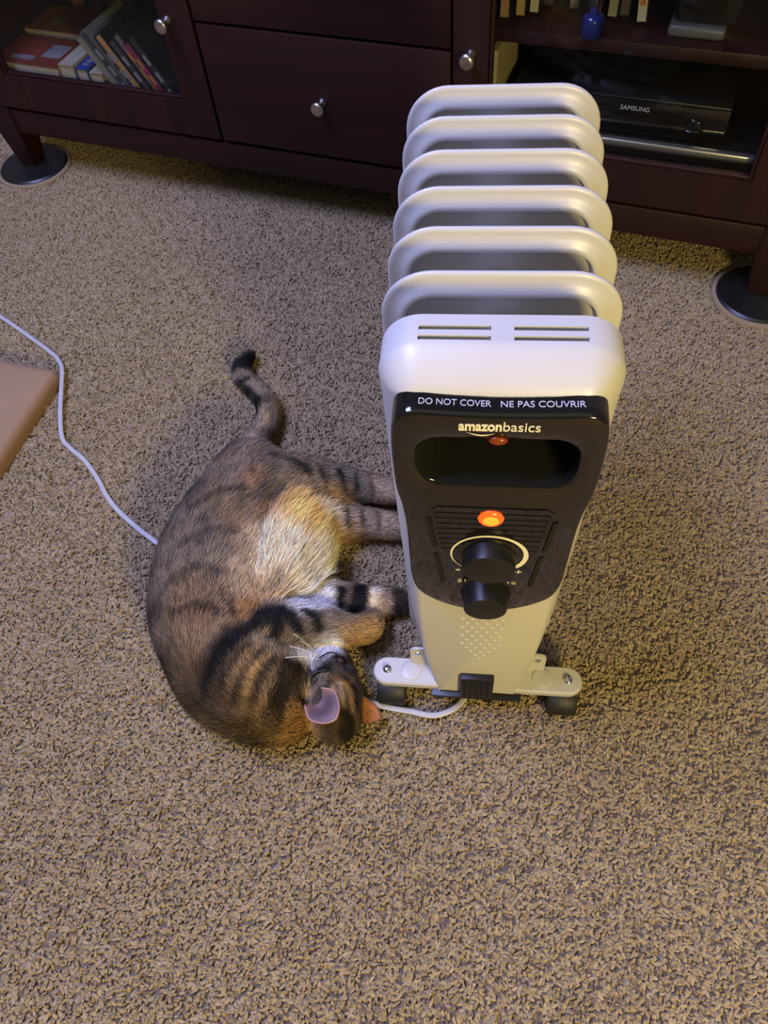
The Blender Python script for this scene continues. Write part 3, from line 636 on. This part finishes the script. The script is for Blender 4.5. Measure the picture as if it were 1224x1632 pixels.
# coat colours: soft patches at places on the animal
G = dict(grey=(130, 115, 94), dgrey=(78, 67, 55), brown=(138, 110, 78), gold=(172, 134, 80), orange=(168, 120, 70), cream=(250, 228, 186), yel=(246, 194, 112), white=(248, 244, 238), black=(16, 14, 13), tan=(186, 158, 122), dbrown=(58, 44, 32))
G = {k: np.array(srgb(*v)[:3]) for k, v in G.items()}
SPLAT = [  # px, py, z, radius(px), colour, strength
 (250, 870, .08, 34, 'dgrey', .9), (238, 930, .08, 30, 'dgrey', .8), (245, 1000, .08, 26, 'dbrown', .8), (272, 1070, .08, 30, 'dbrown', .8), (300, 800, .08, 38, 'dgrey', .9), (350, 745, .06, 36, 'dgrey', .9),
 (295, 890, .12, 34, 'grey', .8), (300, 945, .12, 32, 'brown', .8), (285, 990, .12, 30, 'brown', .6), (320, 1010, .12, 30, 'orange', .35), (310, 1060, .12, 30, 'brown', .8), (350, 960, .13, 34, 'brown', .7), (345, 905, .13, 34, 'grey', .7), (370, 985, .13, 22, 'orange', .4),
 (330, 850, .12, 36, 'grey', .8), (345, 805, .12, 30, 'brown', .7), (375, 765, .11, 28, 'grey', .8), (400, 775, .12, 24, 'orange', .5), (418, 788, .12, 22, 'dgrey', .8), (375, 830, .13, 34, 'brown', .7), (440, 745, .11, 24, 'grey', .9), (400, 870, .13, 34, 'tan', .7), (385, 915, .13, 30, 'tan', .65), (418, 812, .13, 22, 'orange', .6),
 (464, 822, .11, 30, 'yel', .95), (500, 852, .09, 34, 'yel', .8), (490, 830, .09, 26, 'yel', .8), (440, 862, .12, 34, 'cream', .85), (470, 885, .11, 38, 'cream', .95), (500, 890, .08, 34, 'cream', .9), (425, 915, .12, 32, 'cream', .75), (460, 930, .11, 34, 'cream', .9), (400, 945, .13, 26, 'tan', .7), (430, 950, .12, 26, 'tan', .8), (515, 915, .05, 34, 'cream', .8),
 (490, 905, .09, 30, 'cream', .9), (455, 900, .12, 30, 'cream', .9), (478, 850, .10, 28, 'yel', .7), (420, 885, .13, 26, 'cream', .6), (500, 950, .09, 26, 'white', .95), (480, 968, .10, 22, 'white', .8), (520, 962, .07, 18, 'white', .8),
 (392, 985, .12, 20, 'orange', .8), (368, 1030, .13, 26, 'dbrown', .9), (345, 1062, .12, 24, 'black', .75), (375, 1012, .13, 16, 'black', .8), (420, 990, .12, 17, 'black', .9), (448, 984, .12, 18, 'black', .9), (432, 1002, .12, 16, 'black', .8), (468, 1000, .11, 12, 'black', .7), (495, 988, .10, 10, 'black', .85), (498, 1002, .10, 10, 'black', .8),
 (440, 1022, .13, 26, 'grey', .85), (405, 1060, .13, 30, 'gold', .55), (392, 1106, .12, 30, 'gold', .6), (350, 1105, .10, 26, 'dbrown', .85), (320, 1115, .06, 30, 'dbrown', .9), (375, 1145, .08, 30, 'dbrown', .8), (430, 1150, .09, 30, 'gold', .6), (450, 1088, .11, 16, 'black', .7), (440, 1110, .12, 20, 'brown', .8), (475, 1143, .08, 13, 'orange', .8), (470, 1170, .05, 22, 'gold', .7), (500, 1170, .04, 20, 'gold', .6), (420, 1180, .04, 28, 'dbrown', .7),
 # hind legs
 (520, 795, .08, 20, 'yel', .7), (548, 790, .07, 18, 'gold', .8), (510, 760, .09, 22, 'grey', .9), (560, 765, .08, 22, 'grey', .9), (605, 780, .05, 26, 'tan', .8), (540, 850, .06, 24, 'gold', .8), (560, 830, .06, 26, 'tan', .9), (605, 835, .05, 30, 'tan', .9), (520, 832, .07, 22, 'cream', .8),
 (468, 748, .11, 12, 'black', .5), (482, 752, .11, 11, 'black', .6), (508, 757, .10, 7, 'black', .7), (536, 760, .09, 7, 'black', .75), (540, 775, .09, 6, 'black', .6), (562, 768, .08, 6, 'black', .7), (560, 785, .07, 5, 'black', .6), (585, 772, .06, 5, 'black', .5), (545, 830, .07, 6, 'brown', .8), (571, 828, .06, 6, 'brown', .8), (571, 845, .06, 5, 'brown', .7), (592, 830, .05, 6, 'brown', .6),
 # fore legs
 (537, 945, .07, 10, 'black', .95), (533, 960, .07, 9, 'black', .9), (548, 955, .07, 10, 'grey', .8), (568, 942, .06, 11, 'black', 1.), (565, 958, .06, 12, 'black', 1.), (556, 972, .05, 12, 'black', .9), (595, 952, .05, 17, 'cream', 1.), (618, 958, .05, 16, 'tan', .9), (640, 955, .04, 16, 'dbrown', .9), (515, 1005, .10, 20, 'grey', .8), (555, 1005, .08, 20, 'gold', .9), (583, 998, .06, 20, 'gold', .95), (535, 990, .08, 14, 'grey', .8),
 # head
 (526, 1105, .10, 36, 'dgrey', .85), (500, 1082, .09, 18, 'grey', .7), (490, 1060, .085, 14, 'white', .95), (502, 1050, .085, 15, 'white', 1.), (516, 1038, .08, 14, 'white', 1.), (530, 1032, .075, 11, 'white', 1.), (522, 1082, .09, 9, 'tan', .5), (480, 1090, .09, 20, 'grey', .8), (470, 1110, .10, 18, 'dgrey', .8), (538, 1050, .075, 8, 'black', .85), (527, 1055, .08, 8, 'dgrey', .8), (545, 1075, .085, 11, 'brown', .9), (536, 1079, .09, 8, 'orange', .55), (545, 1063, .075, 4, 'white', .9), (560, 1095, .08, 12, 'dgrey', .5), (551, 1100, .09, 9, 'grey', .7), (538, 1103, .095, 7, 'tan', .8), (545, 1130, .08, 10, 'dbrown', .6), (548, 1160, .05, 15, 'black', .7), (525, 1160, .06, 16, 'dbrown', .8), (487, 1080, .085, 5, 'black', .7), (482, 1095, .085, 6, 'black', .6), (495, 1103, .09, 7, 'black', .6), (553, 1085, .085, 4, 'black', .6), (560, 1105, .08, 5, 'black', .6),
 # tail
 (405, 705, .06, 22, 'grey', .9), (400, 698, .06, 9, 'tan', .8), (415, 682, .05, 9, 'tan', .7), (428, 665, .05, 18, 'grey', .9), (420, 640, .05, 16, 'dgrey', .8), (406, 645, .04, 9, 'black', .9), (396, 620, .05, 10, 'black', .95), (402, 610, .05, 7, 'grey', .8), (384, 612, .05, 10, 'black', .95), (386, 596, .05, 8, 'dgrey', .9), (375, 590, .04, 9, 'black', .9), (393, 583, .05, 9, 'black', 1.), (397, 568, .05, 14, 'black', 1.),
]
STROKE = [  # polyline of pixels, z, radius px, colour, strength
 ([(524, 1066), (503, 1076), (486, 1089), (474, 1110)], .085, 6, 'black', .85), ([(508, 1090), (492, 1100), (480, 1122)], .09, 5, 'black', .8), ([(545, 1088), (549, 1105), (553, 1125)], .09, 5.5, 'black', .85), ([(536, 1088), (538, 1100), (540, 1118)], .095, 3, 'black', .7), ([(556, 1088), (562, 1104), (565, 1122)], .075, 3.5, 'black', .8), ([(528, 1080), (524, 1095), (526, 1112)], .095, 3, 'black', .6), ([(532, 1052), (541, 1052), (548, 1066)], .075, 4, 'black', .8), ([(540, 1130), (555, 1150), (545, 1175)], .06, 8, 'black', .7), ([(541, 1085), (543, 1100), (546, 1115)], .095, 3, 'tan', .5), ([(531, 1085), (531, 1100), (533, 1115)], .095, 3, 'tan', .5), ([(551, 1088), (556, 1104), (559, 1122)], .085, 4, 'gold', .55), ([(515, 1085), (500, 1095), (486, 1115)], .09, 4, 'tan', .6), ([(455, 1060), (440, 1090), (428, 1120), (412, 1150)], .12, 5, 'gold', .6), ([(472, 1070), (456, 1096), (445, 1126), (435, 1156)], .11, 5, 'gold', .6), ([(430, 1052), (408, 1085), (392, 1122)], .125, 5, 'gold', .6), ([(418, 1012), (445, 1015), (470, 1018)], .13, 5, 'gold', .5), ([(458, 990), (476, 996), (486, 1012)], .12, 4, 'tan', .6),
 ([(462, 1065), (450, 1090), (438, 1120), (425, 1150)], .11, 7, 'black', .8), ([(480, 1075), (462, 1100), (452, 1130), (445, 1160)], .10, 6.5, 'black', .75), ([(440, 1060), (420, 1090), (405, 1125), (395, 1150)], .12, 6, 'black', .7), ([(420, 1050), (395, 1085), (378, 1120)], .12, 6, 'black', .65), ([(410, 1000), (375, 1022), (350, 1050), (328, 1085), (318, 1110)], .13, 9, 'black', .85), ([(398, 1040), (370, 1075), (350, 1115)], .12, 5, 'black', .7),
 ([(408, 992), (425, 985), (438, 1002), (432, 1022)], .125, 7, 'black', .85), ([(440, 978), (456, 984), (470, 1005)], .12, 7, 'black', .85), ([(476, 978), (492, 985), (500, 1005)], .11, 4.5, 'black', .9), ([(445, 1030), (465, 1022), (490, 1025)], .12, 5, 'dbrown', .7),
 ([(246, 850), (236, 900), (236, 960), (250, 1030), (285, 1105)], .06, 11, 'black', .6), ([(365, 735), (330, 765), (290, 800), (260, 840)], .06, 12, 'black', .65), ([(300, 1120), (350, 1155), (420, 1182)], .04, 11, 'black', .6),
 ([(300, 820), (340, 800), (380, 790)], .12, 7, 'dgrey', .6), ([(285, 870), (330, 855), (370, 855)], .13, 7, 'dgrey', .5), ([(270, 930), (310, 915), (350, 925)], .13, 7, 'dgrey', .5), ([(275, 985), (310, 975), (340, 985)], .13, 6, 'dbrown', .5), ([(345, 960), (360, 975), (362, 990)], .13, 4, 'black', .5),
 ([(430, 735), (465, 742), (485, 756)], .11, 7, 'black', .55), ([(502, 748), (510, 765), (512, 790)], .095, 4, 'black', .75), ([(532, 752), (542, 768), (543, 795)], .085, 4.5, 'black', .85), ([(560, 757), (565, 772), (563, 798)], .075, 3.5, 'black', .8), ([(585, 762), (590, 778), (588, 800)], .06, 3, 'dbrown', .7),
 ([(545, 815), (548, 835), (546, 860)], .065, 4, 'dbrown', .75), ([(572, 815), (574, 832), (572, 858)], .06, 4, 'dbrown', .75), ([(597, 818), (600, 835), (598, 855)], .05, 3.5, 'dbrown', .65), ([(520, 760), (500, 800), (480, 812)], .09, 5, 'dbrown', .5),
 ([(572, 938), (568, 955), (560, 975)], .06, 10, 'black', 1.0), ([(540, 938), (536, 955), (534, 972)], .07, 6, 'black', .95), ([(630, 945), (632, 958), (630, 972)], .04, 5, 'dbrown', .9),
 ([(405, 650), (412, 665), (400, 690), (370, 728)], .035, 6, 'black', .7), ([(416, 655), (424, 668), (412, 690)], .05, 4, 'tan', .6), ([(386, 612), (398, 620), (410, 640)], .05, 8, 'black', .9), ([(372, 602), (384, 607), (400, 604)], .045, 6, 'black', .9), ([(378, 592), (388, 596), (398, 596)], .05, 4, 'grey', .8), ([(380, 580), (392, 574), (400, 562)], .045, 12, 'black', 1.0), ([(428, 640), (432, 665), (430, 700)], .03, 5, 'dgrey', .6),
]
NSPLAT = len(SPLAT)
for pl_, z_, r_, c_, s_ in STROKE:
    q = catmull(pl_, 6, closed=False)
    for k in q: SPLAT.append((float(k[0]), float(k[1]), z_, max(r_*1.1, 4.0), c_, min(1.0, s_*1.0)))
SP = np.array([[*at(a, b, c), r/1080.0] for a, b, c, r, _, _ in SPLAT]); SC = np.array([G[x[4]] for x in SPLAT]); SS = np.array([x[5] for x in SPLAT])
sph_p = np.array([q[1] for q in SPH]); sph_r = np.array([q[2] for q in SPH]); sph_t = np.array([q[3] for q in SPH]); sph_n = np.array([q[0] for q in SPH])
# smooth value noise by summed random waves
WK = rng.normal(size=(48, 3)); WP = rng.uniform(0, 6.28, 48)
def wave(P, freq, k0, n=12): return np.sin((P*freq) @ WK[k0:k0+n].T + WP[k0:k0+n]).mean(1)*2.2
ORDER = list(np.argsort(-SP[:NSPLAT, 3], kind='stable'))+list(range(NSPLAT, len(SP)))
def coat(P):
    """colour at world points: blend of patches, larger first, with wobbling borders"""
    J = P + np.stack([wave(P, 60, 0), wave(P, 60, 12), 0*P[:, 0]], 1)*0.0045
    J2 = P+(J-P)*0.3
    col = np.repeat(G['grey'][None], len(P), 0)*1.0
    m = wave(P, 40, 24)[:, None]; col = col*(1+0.30*m)
    m2 = np.clip(wave(P, 26, 36), 0, 1)[:, None]*0.18; col = col*(1-m2)+G['orange']*m2
    for i in ORDER:
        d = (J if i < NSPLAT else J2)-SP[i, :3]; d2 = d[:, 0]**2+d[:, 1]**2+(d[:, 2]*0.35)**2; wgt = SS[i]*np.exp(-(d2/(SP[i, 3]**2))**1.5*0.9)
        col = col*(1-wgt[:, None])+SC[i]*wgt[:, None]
    return np.clip(col, 0.004, 0.95)
def nearest(P):
    """flow along the body (nose to tail, shoulder to paw) and local radius"""
    T = np.zeros_like(P); W = np.zeros(len(P)); kind = np.empty(len(P), int)
    for a in range(0, len(P), 20000):
        q = P[a:a+20000]; d = np.linalg.norm(q[:, None]-sph_p[None], axis=2)/sph_r[None]
        w_ = np.exp(-(d-d.min(1)[:, None])*9.0); T[a:a+20000] = (w_ @ sph_t)/w_.sum(1)[:, None]; kind[a:a+20000] = d.argmin(1)
    return T, kind
def attr_mat(name, rough=0.75, sheen=0.0):
    m = bpy.data.materials.new(name); m.use_nodes = True; nt = m.node_tree; b = nt.nodes['Principled BSDF']; at_ = nt.nodes.new('ShaderNodeAttribute'); at_.attribute_name = 'coat'
    nt.links.new(at_.outputs['Color'], b.inputs['Base Color']); b.inputs['Roughness'].default_value = rough; b.inputs['Specular IOR Level'].default_value = 0.25; b.inputs['Sheen Weight'].default_value = sheen; return m
M_coat = attr_mat('cat_coat')
def set_coat(me, cols):
    a = me.attributes.new('coat', 'FLOAT_COLOR', 'POINT'); buf = np.ones((len(cols), 4), np.float32); buf[:, :3] = cols; a.data.foreach_set('color', buf.ravel())
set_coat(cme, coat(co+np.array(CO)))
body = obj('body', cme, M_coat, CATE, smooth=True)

def fur():
    me = cme; me.calc_loop_triangles(); nt = len(me.loop_triangles); tv = np.empty(nt*3, np.int32); me.loop_triangles.foreach_get('vertices', tv); tv = tv.reshape(-1, 3)
    nr = np.empty(nv*3, np.float32); me.vertices.foreach_get('normal', nr); nr = nr.reshape(-1, 3)
    A, B, D = co[tv[:, 0]], co[tv[:, 1]], co[tv[:, 2]]; ar = np.linalg.norm(np.cross(B-A, D-A), axis=1)/2
    keep = (A[:, 2] > 0.0045) | (nr[tv[:, 0], 2] > -0.3); fc = (A+B+D)/3+np.array(CO); hd = np.array(at(528, 1092, .06)); ar = ar*keep*np.where(np.linalg.norm(fc-hd, axis=1) < 0.062, 2.2, 1.0); N = 240000
    f = rng.choice(nt, N, p=ar/ar.sum()); u = rng.random((N, 2)); fl = u.sum(1) > 1; u[fl] = 1-u[fl]
    P = A[f]+(B[f]-A[f])*u[:, :1]+(D[f]-A[f])*u[:, 1:]; nn = nr[tv[f, 0]]*(1-u.sum(1))[:, None]+nr[tv[f, 1]]*u[:, :1]+nr[tv[f, 2]]*u[:, 1:]; nn /= np.linalg.norm(nn, axis=1)[:, None]+1e-9
    W = P+np.array(CO); T, kd = nearest(W)
    nm = sph_n[kd]; headish = np.isin(nm, ['head', 'cheek', 'cheek2']); T[headish] *= -1          # fur on the face runs away from the nose
    Tn = T-nn*np.sum(T*nn, 1)[:, None]
    # on the trunk the coat also falls from the back towards the belly
    trunk = np.isin(nm, ['spine', 'belly'])
    fall = np.array([0.55, 0.10, -0.15])[None]*trunk[:, None]; fall = fall-nn*np.sum(fall*nn, 1)[:, None]; Tn = Tn/(np.linalg.norm(Tn, axis=1)[:, None]+1e-6)+fall
    sw = np.stack([wave(W, 45, 12), wave(W, 45, 24), wave(W, 45, 30)], 1)*0.40; Tn = Tn+sw+rng.normal(size=(N, 3))*0.20; Tn = Tn-nn*np.sum(Tn*nn, 1)[:, None]; Tn /= np.linalg.norm(Tn, axis=1)[:, None]+1e-6
    L = np.full(N, 0.016); L[nm == 'belly'] = 0.030; L[np.isin(nm, ['haunch', 'hindlow', 'foreB', 'tail'])] = 0.0125; L[nm == 'foreA'] = 0.011
    r_ = sph_r[kd]; small = (r_ < 0.03) & np.isin(nm, ['haunch', 'hindlow', 'foreA', 'foreB']); L[small] = 0.0085; L[headish] = 0.0120; L[headish & (r_ < 0.031)] = 0.0075
    L *= rng.uniform(0.65, 1.25, N); lift = np.where(headish, 0.42, np.where(nm == 'belly', 0.46, 0.34))*rng.uniform(0.6, 1.4, N)
    e0, e1 = np.array(at(499, 1110, .108)), np.array(at(537, 1148, .122)); tt = np.clip(((W-e0) @ (e1-e0))/np.sum((e1-e0)**2), 0, 1)
    L = np.where((np.linalg.norm((W-e0-tt[:, None]*(e1-e0))[:, :2], axis=1) < 0.015) & (W[:, 2] > 0.06), L*0.4, L)
    for lx, ly in ((490, 1083), (500, 1077), (510, 1072), (519, 1069), (520, 1046), (530, 1043), (541, 1083), (549, 1086)):
        L = np.where(np.linalg.norm((W-np.array(at(lx, ly, .088)))[:, :2], axis=1) < 0.0065, L*0.35, L)
    D1 = Tn*0.75+nn*(lift*1.35)[:, None]; D2 = Tn*1.0+nn*(lift*0.45)[:, None]
    p0 = P-nn*0.0012; p1 = p0+D1*(L*0.5)[:, None]; p2 = p1+D2*(L*0.5)[:, None]; p2[:, 2] = np.maximum(p2[:, 2], 0.006)
    s = np.cross(Tn, nn); s /= np.linalg.norm(s, axis=1)[:, None]+1e-9; wd = (rng.uniform(0.00028, 0.00052, N)*np.where(headish, 0.75, 1.0))[:, None]
    V = np.stack([p0-s*wd, p0+s*wd, p1+s*wd*0.85, p1-s*wd*0.85, p2], 1).reshape(-1, 3)
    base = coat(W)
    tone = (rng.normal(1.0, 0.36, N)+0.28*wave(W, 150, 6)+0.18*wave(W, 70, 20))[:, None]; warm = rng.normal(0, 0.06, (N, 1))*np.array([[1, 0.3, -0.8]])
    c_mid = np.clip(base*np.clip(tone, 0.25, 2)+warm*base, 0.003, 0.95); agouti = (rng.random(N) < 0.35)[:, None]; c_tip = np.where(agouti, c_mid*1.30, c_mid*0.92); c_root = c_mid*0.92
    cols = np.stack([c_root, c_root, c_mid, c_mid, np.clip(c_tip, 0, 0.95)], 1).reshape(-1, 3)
    b5 = np.arange(N)[:, None]*5; q = (b5+np.array([0, 1, 2, 3])); t = (b5+np.array([3, 2, 4]))
    m = bpy.data.meshes.new('fur'); m.vertices.add(N*5); m.vertices.foreach_set('co', V.astype(np.float32).ravel())
    loops = np.concatenate([q.ravel(), t.ravel()]).astype(np.int32); m.loops.add(len(loops)); m.loops.foreach_set('vertex_index', loops)
    m.polygons.add(2*N); m.polygons.foreach_set('loop_start', np.concatenate([np.arange(N)*4, N*4+np.arange(N)*3]).astype(np.int32))
    m.update(calc_edges=True); m.validate(); set_coat(m, cols)
    o = obj('fur', m, M_coat, CATE, smooth=True); o['kind'] = 'stuff'; return o
fur()

# ears, eyes, nose, whiskers
M_ear = mat('ear_skin', srgb(120, 92, 90), 0.6, noise=((55, 55, 55), srgb(186, 152, 148))); M_earrim = mat('ear_rim_skin', srgb(196, 150, 138), 0.6); M_earb = mat('ear_fur', srgb(112, 84, 56), 0.85, noise=((300, 300, 300), srgb(60, 46, 36)))
M_earo = mat('ear_fur_orange', srgb(176, 112, 60), 0.85, noise=((200, 200, 200), srgb(120, 76, 46)))
M_earhair = mat('ear_hair_tan', srgb(150, 126, 104), 0.8); M_lid = mat('eye_line', srgb(14, 11, 10), 0.5); M_nose = mat('nose_skin', srgb(58, 38, 33), 0.55); M_whisk = mat('whisker_white', srgb(232, 228, 218), 0.4)
def ear(base, tip, face, width, cup, m_in, m_out):
    """cupped triangular ear; face points out of its opening"""
    base, tip, face = Vector(base), Vector(tip), Vector(face); ax = tip-base; ln = ax.length; ax.normalize(); face = (face-ax*face.dot(ax)).normalized(); sd = ax.cross(face)
    nu, nv_ = 20, 24; grids = []
    for off in (0.0, -0.0016):
        g = []
        for j in range(nv_+1):
            t = j/nv_; hwid = width/2*max(0.0, 1-t**2.4)**0.62*(0.62+0.40*math.sin(math.pi/2*min(1, t*2.2))) ; row = []
            for i in range(nu+1):
                s = 2*i/nu-1; dep = cup*(1-t*0.75)*(s*s-1)
                row.append(base+ax*(ln*t)+sd*(hwid*s)+face*(dep+off+0.004*t*t))
            g.append(row)
        grids.append(g)
    def sheet(g):
        b = bmesh.new(); V = [[b.verts.new(p-CO) for p in r] for r in g]
        for j in range(nv_):
            for i in range(nu): b.faces.new((V[j][i], V[j][i+1], V[j+1][i+1], V[j+1][i]))
        return b
    bo_ = sheet(grids[1]); e = obj('ear', bo_, m_out, CATE, smooth=True); i_ = obj('inner_ear', sheet(grids[0]), m_in, e, smooth=True)
    edge = [grids[0][j][0] for j in range(nv_+1)]+[grids[0][j][nu] for j in range(nv_-1, -1, -1)]
    obj('ear_rim', tubemesh([p-CO for p in edge], 0.0008, 8), M_earrim if m_in is M_ear else m_out, e, smooth=True)
    for q in (e, i_):
        sl = q.modifiers.new('t', 'SOLIDIFY'); sl.thickness = 0.0007; sl.offset = 0
    return e
EARB, EART = at(499, 1110, .108), at(537, 1148, .122)
ear(EARB, EART, (0.10, -0.30, 1.0), 0.046, 0.018, M_ear, M_earb)['label'] = 'upright ear with pink inside'
ear(at(556, 1124, .042), at(607, 1144, .030), (0.10, -0.5, 1.0), 0.036, 0.007, M_earo, M_earb)
for e_ in [c for c in CATE.children if c.name.startswith('ear')]:
    for i_ in e_.children:
        if i_.data.materials[0] is M_ear:
            V = np.array([tuple(v.co) for v in i_.data.vertices])+np.array(CO); e0, e1 = np.array(EARB), np.array(EART); d_ = np.linalg.norm(V-(e0*0.72+e1*0.28), axis=1)
            k_ = np.clip((d_-0.009)/0.015, 0, 1)[:, None]; set_coat(i_.data, np.array(srgb(58, 42, 42)[:3])*(1-k_)+np.array(srgb(168, 134, 128)[:3])*k_); i_.data.materials[0] = M_coat
def strip(name, pts, rad, m, parent): return obj(name, tubemesh([Vector(p)-CO for p in catmull([tuple(x) for x in pts], 5, closed=False)], rad, 8), m, parent, smooth=True)
bvh = None
from mathutils.bvhtree import BVHTree
tree = BVHTree.FromPolygons([v.co for v in cme.vertices], [p.vertices for p in cme.polygons])
def skin(px, py, off=0.002):
    d = Vector(ray(px, py)).normalized(); h = tree.ray_cast(Vector(CAM)-CO, d)
    return h[0]+CO+h[1]*off if h[0] else at(px, py, 0.08)
strip('closed_eye', [skin(*q, off=.0035) for q in ((486, 1087), (495, 1079), (506, 1073), (516, 1071), (522, 1068))], [0.0007]*5+[0.0014]*11+[0.0017]*4+[0.0008], M_lid, CATE)
strip('closed_eye', [skin(*q, off=.0035) for q in ((540, 1078), (546, 1083), (553, 1085))], 0.0016, M_lid, CATE)
strip('mouth_line', [skin(*q, off=.0040) for q in ((508, 1055), (517, 1048), (526, 1044), (534, 1045), (538, 1050))], 0.0010, M_lid, CATE)
npos = skin(541, 1054, 0.0015)
bm = bmesh.new(); bmesh.ops.create_icosphere(bm, subdivisions=3, radius=1.0)
for v in bm.verts: v.co = Vector((v.co.x*0.0050, v.co.y*0.0040*(1-0.25*v.co.x), v.co.z*0.0034))+npos-CO
obj('nose', bm, M_nose, CATE, smooth=True)
for k, (tx, ty) in enumerate(((468, 1010), (480, 1022), (462, 1030), (455, 1048))):
    a = skin(507+k*2, 1044+k*3, 0.002); b = at(tx, ty, .150-0.008*k); mid = (a+b)/2+Vector((0, 0, 0.006))
    strip('whisker', [a, mid, b], 0.00045, M_whisk, CATE)
